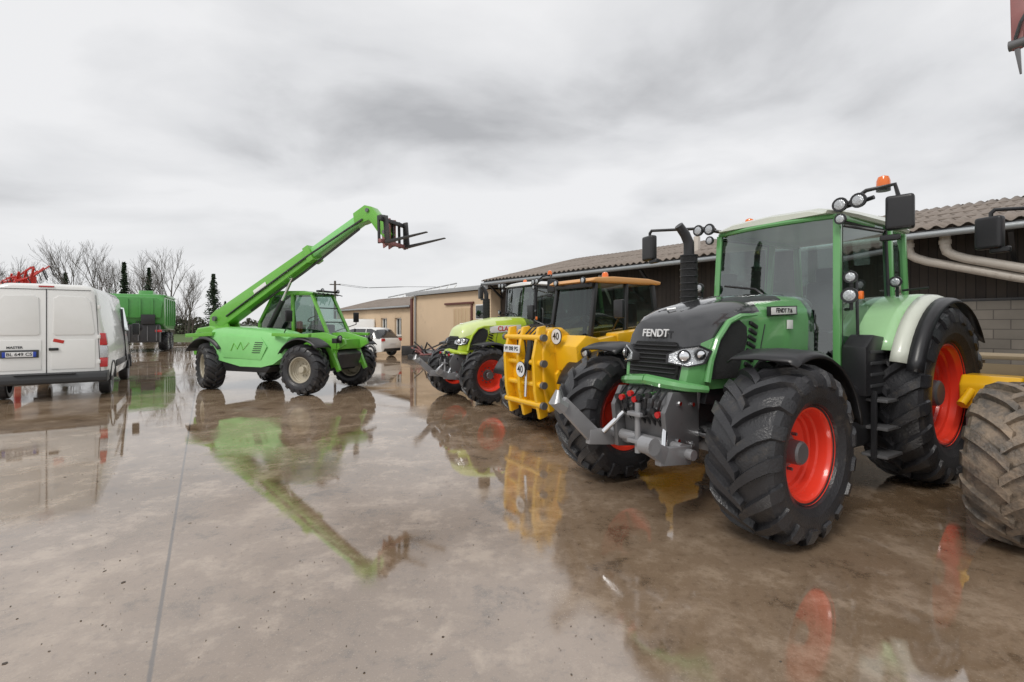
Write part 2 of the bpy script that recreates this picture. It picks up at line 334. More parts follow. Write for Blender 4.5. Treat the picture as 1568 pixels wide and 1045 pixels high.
    for sd in(1,-1):
        box('fuel_tank_%d'%sd,p,BLK,(1.42,.66*sd,.80),(.85,.48,.62),(0,0,0),.08,4)
        for i in range(3):
            box('step_%d_%d'%(i,sd),p,STEEL,(.98,.97*sd,.42+.27*i),(.36,.22,.03),bev=.006)
        for xx in(.80,1.16): box('step_rail_%d_%d'%(int(xx*100),sd),p,BLK,(xx,.97*sd,.72),(.03,.05,.66),bev=.006)
        prism('step_box_%d'%sd,p,BLK,[(.75,1.0),(.72,1.56),(1.12,1.60),(1.3,1.48),(1.3,1.0)],.74*sd,.96*sd,.03)
        for i in range(4): box('step_box_rib_%d_%d'%(i,sd),p,VENT,(1.0,.965*sd,1.1+.11*i),(.44,.014,.03),bev=.004)
    # cab
    F=1.24
    P={}
    for sd in(1,-1):
        P['fb',sd]=V((F+.04,.70*sd,1.18)); P['ft',sd]=V((F-.04,.665*sd,2.80))
        P['bb',sd]=V((.08,.74*sd,1.25)); P['bt',sd]=V((.04,.67*sd,2.82))
        P['rb',sd]=V((-.62,.62*sd,1.85)); P['rt',sd]=V((-.52,.62*sd,2.80))
        beam('a_pillar_%d'%sd,p,C['cab'],P['fb',sd],P['ft',sd],.05,.07,up=(0,1,0))
        beam('b_pillar_%d'%sd,p,C['cab'],P['bb',sd],P['bt',sd],.055,.09,up=(0,1,0))
        beam('c_pillar_%d'%sd,p,C['cab'],P['rb',sd],P['rt',sd],.055,.08,up=(0,1,0))
        beam('roof_rail_%d'%sd,p,C['cab'],P['ft',sd],P['rt',sd],.06,.06)
        beam('sill_%d'%sd,p,C['cab'],P['fb',sd],P['bb',sd],.06,.08)
        beam('rear_sill_%d'%sd,p,C['cab'],P['bb',sd]+V((0,0,.6)),P['rb',sd],.05,.06)
        q=[P['fb',sd],P['bb',sd],P['bt',sd],P['ft',sd]]
        off=V((0,.004*sd,0))
        quad('door_glass_%d'%sd,p,GLASS,[a+off for a in q])
        quad('rear_side_glass_%d'%sd,p,GLASS,[P['bb',sd]+V((0,0,.62)),P['rb',sd],P['rt',sd],P['bt',sd]])
        sweep('door_seal_%d'%sd,p,BLK,[q[0]+V((-.05,.012*sd,.06)),q[1]+V((.07,.012*sd,.06)),q[2]+V((.07,.012*sd,-.05)),q[3]+V((-.05,.012*sd,-.05)),q[0]+V((-.05,.012*sd,.06))],.017,6)
        sweep('door_handle_%d'%sd,p,BLK,[(.22,.76*sd,1.45),(.22,.80*sd,1.5),(.24,.79*sd,1.75)],.014,6)
        sweep('grab_rail_%d'%sd,p,BLK,[(1.1,.74*sd,1.5),(1.08,.80*sd,1.55),(1.04,.77*sd,2.2),(1.04,.71*sd,2.25)],.016,8)
        box('cab_lower_side_%d'%sd,p,BLK,(.66,.69*sd,1.12),(1.15,.08,.2))
    rows=[]
    for z,yh,xo in((1.18,.70,.04),(1.7,.69,.02),(2.3,.675,-.01),(2.80,.665,-.04)):
        rows.append([(F+xo+.10*(1-(t/3.)**2),yh*t/3.,z) for t in range(-3,4)])
    vs=[q for r in rows for q in r]; fs=[(i*7+k,i*7+k+1,(i+1)*7+k+1,(i+1)*7+k) for i in range(3) for k in range(6)]
    mk('windscreen',p,GLASS,vs,fs,60)
    sweep('windscreen_top_rail',p,C['cab'],[(F-.04+.10*(1-(t/3.)**2)+.005,.665*t/3.,2.81) for t in range(-3,4)],.028,8)
    quad('rear_window',p,GLASS,[P['rb',1],P['rb',-1],P['rt',-1],P['rt',1]])
    sweep('wiper_arm',p,BLK,[(F+.14,0,2.02),(F+.15,-.1,2.1),(F+.11,-.5,2.16)],.014,6)
    box('cab_floor',p,BLK,(.45,0,1.2),(1.55,1.36,.1))
    box('cab_rear_wall',p,BLK,(-.45,0,1.55),(.06,1.2,.6))
    def rr(x,hw,z0,z1,c=.1): return [(x,hw*.0,z1+.03),(x,hw*.7,z1+.012),(x,hw*.93,z1-.03),(x,hw,z0+.03),(x,hw*.97,z0),(x,0,z0),(x,-hw*.97,z0),(x,-hw,z0+.03),(x,-hw*.93,z1-.03),(x,-hw*.7,z1+.012)]
    loft('roof',p,[C['roof']],[rr(-.66,.58,2.84,2.89),rr(-.6,.68,2.81,2.93),rr(0,.73,2.82,2.95),rr(.9,.73,2.82,2.93),rr(1.2,.69,2.825,2.91),rr(1.31,.62,2.835,2.87)],50)
    box('seat_base',p,BLK,(.25,0,1.55),(.5,.5,.14),bev=.05,seg=3); box('seat_back',p,BLK,(-.02,0,1.9),(.14,.48,.7),(0,-8,0),.06,3)
    box('headrest',p,BLK,(-.07,0,2.32),(.1,.28,.2),bev=.04,seg=3)
    box('armrest_console',p,BLK,(.35,-.36,1.68),(.6,.18,.12),bev=.03); box('terminal',p,BLK,(.75,-.42,1.95),(.04,.26,.2),(0,10,0))
    sweep('steering_column',p,BLK,[(1.1,0,1.2),(1.0,0,1.6),(.82,0,1.86)],[.12,.09,.05],10)
    pts=[]
    for i in range(21):
        a=2*math.pi*i/20; pts.append((.8+.17*math.cos(a)*.75,.2*math.sin(a),1.94+.17*math.cos(a)*.5))
    sweep('steering_wheel',p,LST,pts,.018,8)
    box('dashboard',p,BLK,(1.12,0,1.75),(.2,.34,.25),bev=.05,seg=3)
    for sd in(1,-1):
        sweep('lamp_arm_%d'%sd,p,BLK,[(1.12,.60*sd,2.84),(1.22,.74*sd,2.88),(1.24,1.0*sd,2.92)],.022,8)
        worklight(p,'roof_work_light_a_%d'%sd,(1.32,.74*sd,2.89),.066); worklight(p,'roof_work_light_b_%d'%sd,(1.32,.90*sd,2.90),.066)
        worklight(p,'roof_work_light_c_%d'%sd,(1.31,.74*sd,2.75),.05)
        sweep('rear_work_light_arm_%d'%sd,p,BLK,[(-.3,.7*sd,2.1),(-.3,.95*sd,2.12)],.015,6)
        if mirror:
            ym=1.12 if sd>0 else 1.42; xm=1.05 if sd>0 else 1.62
            sweep('mirror_arm_%d'%sd,p,BLK,[(1.2,.74*sd,2.90),(1.15,.90*sd,3.02 if sd>0 else 2.95),(xm,(ym-.02)*sd,3.05 if sd>0 else 2.95),(xm,(ym+.01)*sd,2.92),(xm,(ym+.01)*sd,2.62)],.02,8)
            if sd>0: sweep('mirror_arm_lower_%d'%sd,p,BLK,[(1.2,.72*sd,2.70),(xm+.03,(ym-.1)*sd,2.60)],.015,8)
            box('mirror_housing_%d'%sd,p,BLK,(xm,(ym+.02)*sd,2.77 if sd>0 else 2.72),(.10,.22,.33),(0,0,12*sd),.045,4)
            box('mirror_lower_%d'%sd,p,BLK,(xm,(ym-.06)*sd,2.54),(.06,.16,.06),(0,0,12*sd),.02,3)
            box('mirror_glass_%d'%sd,p,CHR,(xm-.052,(ym+.02)*sd,2.77 if sd>0 else 2.72),(.006,.18,.28),(0,0,12*sd),.002)
        sweep('indicator_arm_%d'%sd,p,BLK,[(1.2,.74*sd,1.85),(1.32,.84*sd,1.85),(1.32,.84*sd,2.18)],.018,8)
        worklight(p,'side_lamp_a_%d'%sd,(1.36,.85*sd,2.16),.055,(1,.15*sd,0)); worklight(p,'side_lamp_b_%d'%sd,(1.38,.85*sd,1.98),.07,(1,.15*sd,0))
        box('indicator_%d'%sd,p,AMB,(1.36,.94*sd,1.98),(.04,.04,.08))
        worklight(p,'fender_lamp_%d'%sd,(.35,.86*sd,2.16),.055,(1,.1*sd,0)); cyl('fender_lamp_stalk_%d'%sd,p,BLK,(.3,.86*sd,2.0),(.3,.86*sd,2.12),.015,6)
    beacon(p,'beacon_left',(.98,.98,3.02)); beacon(p,'beacon_right',(.65,-.62,2.93))
    cyl('exhaust_shield',p,MESH,(1.92,-.58,1.75),(1.92,-.58,2.50),.095,20)
    for k in range(9): cyl('exhaust_shield_ring_%d'%k,p,BLK,(1.92,-.58,1.85+.08*k),(1.92,-.58,1.862+.08*k),.101,20)
    sweep('exhaust_stack',p,BLK,[(1.92,-.58,1.2),(1.92,-.58,2.50),(1.92,-.58,2.64),(1.96,-.60,2.74),(2.05,-.62,2.84)],[.06,.06,.06,.056,.05],16)
    for sd in(1,-1):
        beam('rear_lower_link_%d'%sd,p,STEEL,(-.3,.35*sd,.6),(-1.2,.45*sd,.55),.06,.12)
        beam('rear_lift_arm_%d'%sd,p,STEEL,(-.3,.3*sd,1.35),(-.85,.38*sd,1.25),.07,.1); cyl('lift_rod_%d'%sd,p,STEEL,(-.85,.4*sd,1.25),(-.85,.42*sd,.6),.03,8)
    return p
f=V((-.845,-.535)); HD=math.atan2(f.y,f.x)
CF=dict(rim=RED,fend=FGR2,band=CREAM,top=GLB,body=FGR,cab=FGR,roof=CREAM)
fl=V((1.66,4.67)); O=fl-2.75*f
tractor('farm_tractor',O,HD,CF,1,'FENDT','FENDT 716')
CC=dict(rim=RED,fend=BLK,band=BLK,top=LIMEW,body=LIME,cab=BLK,roof=WHT)
s2=.93; fl=V((-1.0,11.1)); O=fl-2.75*s2*f
t2=tractor('farm_tractor',O,HD,CC,s2,None,None,rimF=(.66,.5,.36),mirror=True)
box('bonnet_white_band',t2,WHT,(1.95,.456,1.72),(.9,.03,.17),(0,2,0),.004)
text('bonnet_lettering',t2,TXTR,'CLAAS',.16,(1.95,.474,1.72),(-1,0,0),(0,0,1),.004)
CR=dict(rim=YEL,fend=BLK,band=BLK,top=BLK,body=STEEL,cab=BLK,roof=CREAM)
fl=V((4.45,2.95)); O=fl-2.75*f*.95
t3=tractor('farm_tractor',O,HD,CR,.95,None,None,rub=RUBM,rimF=(.66,.54,.36),ffend=False)
for sd in(1,-1):
    beam('loader_arm_%d'%sd,t3,RUST,(1.6,.55*sd,1.6),(1.55,.55*sd,4.6),.12,.22,up=(0,1,0)); cyl('loader_ram_%d'%sd,t3,CHR,(2.0,.55*sd,1.5),(1.62,.55*sd,3.2),.04,10)
beam('loader_crossbeam',t3,RUST,(1.55,-1.28,4.75),(1.55,1.28,4.75),.16,.2)
for sd in(1,-1):
    beam('loader_bracket_%d'%sd,t3,RUST,(1.55,1.24*sd,5.2),(1.62,1.24*sd,4.5),.06,.13,.05,.08,up=(0,1,0)); cyl('loader_bracket_pin_%d'%sd,t3,STEEL,(1.62,1.16*sd,4.55),(1.62,1.30*sd,4.55),.05,10)
    beam('loader_tine_%d'%sd,t3,STEEL,(1.62,1.24*sd,4.5),(1.60,1.22*sd,4.25),.04,.04,.015,.015,up=(0,1,0),bev=.003)
    sweep('loader_hose_%d'%sd,t3,BLK,[(1.6,1.15*sd,4.9),(1.7,1.2*sd,4.72),(1.64,1.25*sd,4.6)],.015,6)
# ---------------------------------------------------------------- yellow telehandler
def yellow_th():
    F0=V((.85,7.9)); Ox=F0-2.7*f
    p=empty('yellow_telehandler',(Ox.x,Ox.y,0),HD)
    for sd,nm in((1,'left'),(-1,'right')):
        wheel(p,'front_'+nm,(2.7,.92*sd,.60),.60,.46,.32,sd,RUB,YEL,STEEL,nl=18,lug=.04)
        wheel(p,'rear_'+nm,(0,.92*sd,.60),.60,.46,.32,sd,RUB,YEL,STEEL,nl=18,lug=.04)
        arcfender('front_'+nm+'_fender',p,BLK,(2.7,.6),[(.70,.66*sd),(.72,.72*sd),(.72,1.14*sd),(.69,1.18*sd)],20,165,14,.015)
        arcfender('rear_'+nm+'_fender',p,BLK,(0,.6),[(.70,.66*sd),(.72,.72*sd),(.72,1.14*sd),(.69,1.18*sd)],20,165,14,.015)
    cyl('front_axle',p,DRK,(2.7,-.75,.6),(2.7,.75,.6),.11,12); cyl('rear_axle',p,DRK,(0,-.75,.6),(0,.75,.6),.11,12)
    prism('chassis',p,YEL,[(-.8,.65),(-.8,1.15),(3.0,1.15),(3.2,.95),(3.1,.5),(2.2,.45),(.4,.45)],-.45,.45,.03)
    prism('left_body_pod',p,YEL,[(.55,.65),(.5,1.4),(1.0,1.45),(1.95,1.45),(2.05,1.3),(1.95,.6)],.5,1.12,.05)
    prism('engine_pod',p,YEL,[(.6,.7),(.5,1.55),(.8,1.7),(1.9,1.6),(2.05,1.2),(1.9,.7)],-1.12,-.54,.06)
    prism('rear_body',p,YEL,[(-1.2,.7),(-1.25,1.5),(-.9,1.8),(.4,1.75),(.8,1.6),(.5,.9),(.3,.8)],-.7,.55,.06)
    beam('boom_outer',p,YEL,(-.9,.80,1.72),(2.4,.80,1.42),.30,.34,.28,.30,bev=.03)
    beam('boom_inner',p,YEL,(2.3,.80,1.43),(2.95,.74,1.32),.22,.24,.22,.24,bev=.02)
    prism('boom_nose',p,YEL,[(2.75,1.1),(2.75,1.50),(3.0,1.54),(3.2,1.38),(3.15,1.0)],-.2,.90,.04)
    prism('headstock',p,YEL,[(3.0,.42),(2.95,1.0),(2.88,1.55),(3.05,1.66),(3.30,1.62),(3.42,1.3),(3.40,.75),(3.30,.36)],-.50,.40,.05,seg=3)
    for yy in(-.50,-.12,.30):
        prism('headstock_rib_%d'%int(yy*100+60),p,YEL,[(3.3,.32),(3.34,1.68),(3.46,1.66),(3.56,1.2),(3.53,.7),(3.44,.28)],yy,yy+.07,.012)
    for i,z in enumerate((.5,.80,1.12,1.50)):
        cyl('headstock_crossbar_%d'%i,p,YEL,(3.46,-.56,z),(3.46,.46,z),.045,12)
        for yy in(-.58,.48): cyl('headstock_pin_%d_%d'%(i,int(yy*10)),p,STEEL,(3.46,yy-.03,z),(3.46,yy+.03,z),.055,10)
    cyl('tilt_ram',p,BLK,(3.42,.1,1.45),(3.5,.1,1.0),.06,12); cyl('tilt_ram_rod',p,CHR,(3.5,.1,1.0),(3.52,.1,.6),.03,10)
    box('front_plate',p,PLATE,(3.585,-.2,1.32),(.012,.46,.12),(0,-4,0),.004); text('front_plate_lettering',p,TXT,'W 008 PG',.09,(3.594,-.2,1.32),(0,1,0),(0,0,1),.001)
    for i,(yy,z,xx) in enumerate(((.52,1.52,3.25),(.12,1.02,3.62))):
        cyl('speed_disc_%d'%i,p,TXT,(xx,yy,z),(xx+.01,yy,z),.12,28); cyl('speed_disc_face_%d'%i,p,PLATE,(xx+.01,yy,z),(xx+.016,yy,z),.112,28)
        text('speed_disc_text_%d'%i,p,TXT,'40',.15,(xx+.019,yy,z),(0,1,0),(0,0,1),.001)
    for i in range(5):
        yy=-.3+.13*i
        sweep('hose_%d'%i,p,BLK,[(3.0,yy,1.62),(3.12,yy,1.70),(3.3,yy*.9,1.66),(3.46,yy*.8,1.52),(3.42,yy*.8,1.2)],.013,6)
    worklight(p,'front_lamp',(3.12,1.0,1.30),.07); sweep('lamp_bracket',p,BLK,[(2.95,.9,1.3),(3.07,1.0,1.30)],.03,8)
    box('boom_grille',p,MESH,(1.6,.952,1.48),(.9,.02,.12),(0,5,0))
    P={}
    for sd,y in((1,.50),(-1,-.52)):
        P[sd]=[V((2.60,y,1.30)),V((2.44,y-.03*sd,2.36)),V((1.15,y-.03*sd,2.39)),V((1.0,y,1.30)),V((1.82,y,1.30)),V((1.78,y-.02*sd,2.38))]
        a=P[sd]
        beam('front_post_%d'%sd,p,BLK,a[0],a[1],.06,.07,up=(0,1,0)); beam('rear_post_%d'%sd,p,BLK,a[3],a[2],.06,.08,up=(0,1,0)); beam('mid_post_%d'%sd,p,BLK,a[4],a[5],.05,.07,up=(0,1,0))
        beam('cab_sill_%d'%sd,p,YEL,a[0],a[3],.07,.1)
        quad('side_glass_%d'%sd,p,GLASSD,[a[0],a[3],a[2],a[1]])
    quad('windscreen',p,GLASSD,[P[1][0],P[-1][0],P[-1][1],P[1][1]]); quad('rear_glass',p,GLASSD,[P[1][3],P[-1][3],P[-1][2],P[1][2]])
    prism('roof',p,ORG,[(1.02,2.38),(1.0,2.43),(1.3,2.47),(2.1,2.47),(2.50,2.44),(2.60,2.38),(2.50,2.36)],-.57,.55,.025,seg=3)
    box('roof_visor',p,BLK,(2.50,0,2.33),(.06,.96,.08))
    beacon(p,'beacon',(1.7,-.1,2.47),1)
    box('seat',p,BLK,(1.5,0,1.5),(.45,.45,.14),bev=.04); box('seat_back',p,BLK,(1.28,0,1.8),(.12,.42,.55),bev=.04)
    sweep('steering_wheel',p,BLK,[(2.15+.12*math.cos(i*.314),.18*math.sin(i*.314),1.75+.08*math.cos(i*.314)) for i in range(21)],.015,6)
    for yy in(1.25,-.95):
        sweep('mirror_arm_%d'%int(yy*10),p,BLK,[(2.5,.9 if yy>0 else -.5,1.6),(2.7,yy,1.8),(2.7,yy,1.95)],.015,6); box('mirror_%d'%int(yy*10),p,BLK,(2.7,yy,1.92),(.06,.18,.26),bev=.03)
    for yy in(-.35,.35): worklight(p,'cab_lamp_%d'%int(yy*100),(2.60,yy,2.40),.05)
yellow_th()
# ---------------------------------------------------------------- green telehandler
def green_th():
    p=empty('telescopic_handler',(-7.65,13.7,0),math.atan2(-.358,.934))
    W=3.2
    for nm,x,y,st in(('front_right',W,-.95,3),('front_left',W-.1,.95,8),('rear_right',0,-.95,-24),('rear_left',0,.95,-20)):
        wheel(p,nm,(x,y,.61),.61,.46,.31,1 if y>0 else -1,RUB,RIMG,RIMG,steer=st,nl=18,lug=.045,n=48)
    cyl('front_axle',p,DRK,(W,-.8,.6),(W,.8,.6),.11,12); cyl('rear_axle',p,DRK,(0,-.8,.6),(0,.8,.6),.11,12)
    prism('chassis',p,DRK,[(-.5,.62),(-.55,1.2),(3.5,1.15),(3.8,.95),(3.7,.6),(2.6,.48),(.6,.48)],-.42,.42,.03)
    def hr(x,y0,y1,z0,z1): return [(x,y0,z0),(x,y0-.0,z0+.12),(x,y0,z1-.22),(x,y0+.08,z1-.05),(x,y0+.22,z1),(x,y1,z1),(x,y1,z0)]
    loft('engine_hood',p,[MGR2],[hr(.05,-.95,-.32,1.08,1.50),hr(.12,-1.06,-.32,1.0,1.60),hr(.5,-1.12,-.32,.78,1.63),hr(1.3,-1.14,-.32,.64,1.61),hr(2.0,-1.14,-.32,.64,1.57),hr(2.35,-1.10,-.32,.72,1.50),hr(2.62,-.98,-.32,.95,1.40)],28)
    prism('hood_panel',p,MGR2,[(.70,.86),(.56,1.36),(.9,1.42),(2.0,1.38),(2.2,1.15),(2.0,.82)],-1.155,-1.135,.01)
    sweep('hood_logo_stroke',p,MGR,[(1.0,-1.158,1.03),(1.1,-1.158,1.22),(1.22,-1.158,1.08),(1.34,-1.158,1.25),(1.42,-1.158,1.06),(1.62,-1.158,1.24)],.014,6)
    for i in range(6): box('hood_louvre_%d'%i,p,BLK,(1.85+.02*i,-1.16,1.0+.05*i),(.26,.012,.018),bev=.003)
    prism('hood_skirt',p,BLK,[(.7,.50),(.55,.78),(2.25,.66),(2.1,.50)],-1.08,-.4,.03)
    prism('left_body',p,MGR,[(.3,.62),(.2,1.3),(2.5,1.3),(2.7,.9),(2.3,.55)],.35,1.12,.05)
    prism('rear_counterweight',p,MGR,[(-.95,.85),(-1.0,1.35),(-.8,1.6),(-.3,1.66),(.1,1.5),(.1,1.0),(-.4,.8)],-.75,.75,.06,seg=3)
    box('rear_grille',p,MESH,(-.35,-.76,1.3),(.7,.02,.35),bev=.005)
    for sd in(1,-1):
        arcfender('rear_fender_%d'%sd,p,DRK,(0,.61),[(.70,.62*sd),(.75,.68*sd),(.76,1.14*sd),(.71,1.20*sd)],38,150,12,.018)
        arcfender('front_fender_%d'%sd,p,DRK,(W,.61),[(.70,.62*sd),(.76,.68*sd),(.77,1.10*sd),(.73,1.16*sd)],45,150,12,.018)
        beam('fender_rail_%d'%sd,p,MGR,(2.35,1.1*sd,1.45),(3.5,1.1*sd,1.43),.10,.08); beam('rear_fender_rail_%d'%sd,p,MGR,(-.75,1.05*sd,1.40),(.3,1.08*sd,1.45),.12,.10)
        prism('front_frame_plate_%d'%sd,p,MGR,[(2.4,1.15),(2.45,1.45),(3.3,1.50),(3.95,1.34),(4.0,1.2),(3.7,1.05),(3.75,.7),(3.55,.6),(3.45,1.1)],.38*sd,.46*sd,.012)
        beam('stabiliser_strut_%d'%sd,p,MGR,(3.5,.5*sd,1.2),(3.85,.5*sd,.55),.1,.16,.08,.1)
        worklight(p,'front_lamp_%d'%sd,(3.95,.6*sd,1.36),.07); box('front_lamp_mount_%d'%sd,p,BLK,(3.86,.6*sd,1.3),(.14,.2,.12))
        box('rear_lamp_%d'%sd,p,REDL,(-1.0,.6*sd,1.2),(.04,.2,.09))
    box('front_crossmember',p,MGR,(3.6,0,1.2),(.3,1.0,.25),bev=.03)
    y=-.05
    A=V((-.75,y,1.80)); B=V((4.6,y,4.56)); d=(B-A).normalized(); FL=5.38
    beam('boom_outer_section',p,MGR,A,A+d*3.8,.36,.54,.34,.36,bev=.03)
    beam('boom_collar',p,MGR,A+d*3.67,A+d*3.87,.40,.43,.40,.43,bev=.02)
    beam('boom_inner_section',p,MGR2,A+d*3.75,A+d*(FL+.35),.25,.27,.23,.25,bev=.02)
    sweep('boom_hose',p,BLK,[A+d*.5+V((0,-.2,-.1)),A+d*2+V((0,-.21,-.08)),A+d*3.8+V((0,-.2,-.06)),A+d*(FL+.3)+V((0,-.15,-.1))],.025,6)
    sweep('boom_under_rail',p,DRK,[A+d*1.2+V((.1,0,-.27)),A+d*3.4+V((.1,0,-.24)),A+d*FL+V((.06,0,-.16))],.03,6)
    box('boom_decal',p,WHT,A+d*1.9+V((0,-.19,.02)),(.5,.01,.10),(0,-math.degrees(math.asin(d.z)),0),.002)
    for yy in(-.22,.12):
        prism('boom_pivot_plate_%d'%int(yy*100+50),p,MGR,[(-1.05,1.5),(-1.0,1.95),(-.75,2.12),(-.4,1.95),(-.2,1.5)],yy,yy+.06,.015)
    cyl('boom_pivot_pin',p,STEEL,(-.75,-.3,1.86),(-.75,.25,1.86),.07,12)
    cyl('lift_ram_barrel',p,BLK,(.8,y,1.15),(1.55,y,2.35),.075,12); cyl('lift_ram_rod',p,CHR,(1.5,y,2.27),(1.9,y,2.95),.04,12)
    T=A+d*(FL+.12)
    prism('boom_head',p,MGR,[(T.x-.15,T.z+.16),(T.x+.20,T.z+.34),(T.x+.42,T.z+.28),(T.x+.74,T.z-.10),(T.x+.94,T.z-.42),(T.x+.80,T.z-.52),(T.x+.58,T.z-.34),(T.x+.34,T.z-.04),(T.x+.12,T.z-.10),(T.x-.1,T.z-.14)],-.18,.08,.02)
    cyl('crowd_ram',p,BLK,(T.x+.2,y,T.z+.12),(T.x+.72,y,T.z+.02),.055,10); cyl('crowd_rod',p,CHR,(T.x+.7,y,T.z+.02),(T.x+.92,y,T.z-.12),.03,8)
    cyl('head_pin_a',p,STEEL,(T.x+.30,-.22,T.z+.20),(T.x+.30,.12,T.z+.20),.05,10); cyl('head_pin_b',p,STEEL,(T.x+.82,-.25,T.z-.38),(T.x+.82,.15,T.z-.38),.05,10)
    cx=T.x+.92; cz=T.z-.06
    for k,z in enumerate((cz-.08,cz-.60)): beam('carriage_rail_%d'%k,p,RUST if k else DRK,(cx+.06,-.62,z),(cx+.06,.52,z),.08,.09,up=(0,0,1))
    for yy in(-.58,-.3,-.02,.25,.48): beam('carriage_post_%d'%int(yy*100+90),p,DRK,(cx,yy,cz-.0),(cx+.02,yy,cz-.66),.06,.045,up=(0,1,0))
    for yy in(-.16,.06): prism('carriage_bracket_%d'%int(yy*100+50),p,RUST,[(cx-.26,cz+.02),(cx+.02,cz+.02),(cx+.02,cz-.6),(cx-.18,cz-.70)],yy,yy+.04,.01)
    for yy in(-.48,.36):
        beam('fork_shank_%d'%int(yy*100+60),p,DRK,(cx+.12,yy,cz+.0),(cx+.18,yy,cz-.62),.12,.05,up=(0,1,0))
        beam('fork_tine_%d'%int(yy*100+60),p,DRK,(cx+.14,yy,cz-.62),(cx+1.25,yy,cz-.46),.12,.06,.08,.02,bev=.004)
    P={}
    for sd,yy in((1,1.05),(-1,.2)):
        a=[V((2.92,yy,1.35)),V((2.3,yy-.03*sd,2.52)),V((.95,yy-.03*sd,2.55)),V((.45,yy,1.75)),V((.45,yy,1.3)),V((1.7,yy,1.3)),V((1.65,yy,2.53))]
        P[sd]=a
        for i,(u,v) in enumerate(((0,1),(1,2),(2,3),(3,4),(5,6))):
            beam('cab_frame_%d_%d'%(i,sd),p,MGR,a[u],a[v],.065,.085,up=(0,1,0),bev=.01)
        beam('cab_sill_%d'%sd,p,MGR,a[0],a[4],.06,.12)
        quad('cab_side_glass_%d'%sd,p,GLASSD,[a[0],a[1],a[2],a[3],a[4]])
    quad('cab_windscreen',p,GLASS,[P[1][0],P[-1][0],P[-1][1],P[1][1]]); quad('cab_rear_glass',p,GLASSD,[P[1][3],P[-1][3],P[-1][2],P[1][2]])
    for t in(.35,.68):
        a=P[1][0].lerp(P[1][1],t); b=P[-1][0].lerp(P[-1][1],t); cyl('windscreen_bar_%d'%int(t*100),p,BLK,a,b,.016,6)
    prism('cab_roof',p,MGR,[(.85,2.55),(.9,2.60),(1.3,2.63),(2.1,2.61),(2.4,2.55),(2.36,2.52),(.9,2.53)],.16,1.08,.02)
    for k in range(6): cyl('roof_guard_bar_%d'%k,p,BLK,(2.38,.2+.17*k,2.56),(2.62,.2+.17*k,2.50),.014,6)
    box('cab_roof_lamp_bar',p,BLK,(2.5,.62,2.60),(.10,.8,.05))
    for yy in(.3,.9): worklight(p,'cab_lamp_%d'%int(yy*10),(2.6,yy,2.62),.05)
    box('seat',p,BLK,(1.3,.62,1.55),(.45,.45,.15),bev=.05); box('seat_back',p,BLK,(1.08,.62,1.88),(.14,.44,.6),(0,-10,0),.05)
    box('cab_back_panel',p,BLK,(.55,.62,1.6),(.08,.75,.5)); box('red_cab_bottle',p,REDL,(1.75,.35,1.62),(.14,.14,.34),bev=.05,seg=3)
    box('dashboard',p,BLK,(2.35,.62,1.5),(.3,.6,.4),bev=.06)
    sweep('steering_wheel',p,BLK,[(2.0+.12*math.cos(i*.314),.62+.18*math.sin(i*.314),1.85+.08*math.cos(i*.314)) for i in range(21)],.015,6)
    for sd,yy in((1,1.3),(-1,-1.15)):
        sweep('mirror_arm_%d'%sd,p,BLK,[(2.5,.9*sd if sd>0 else -.9,1.5),(2.9,yy,1.7),(2.9,yy,1.95)],.015,6); box('mirror_%d'%sd,p,BLK,(2.9,yy,1.9),(.05,.2,.28),bev=.02)
green_th()
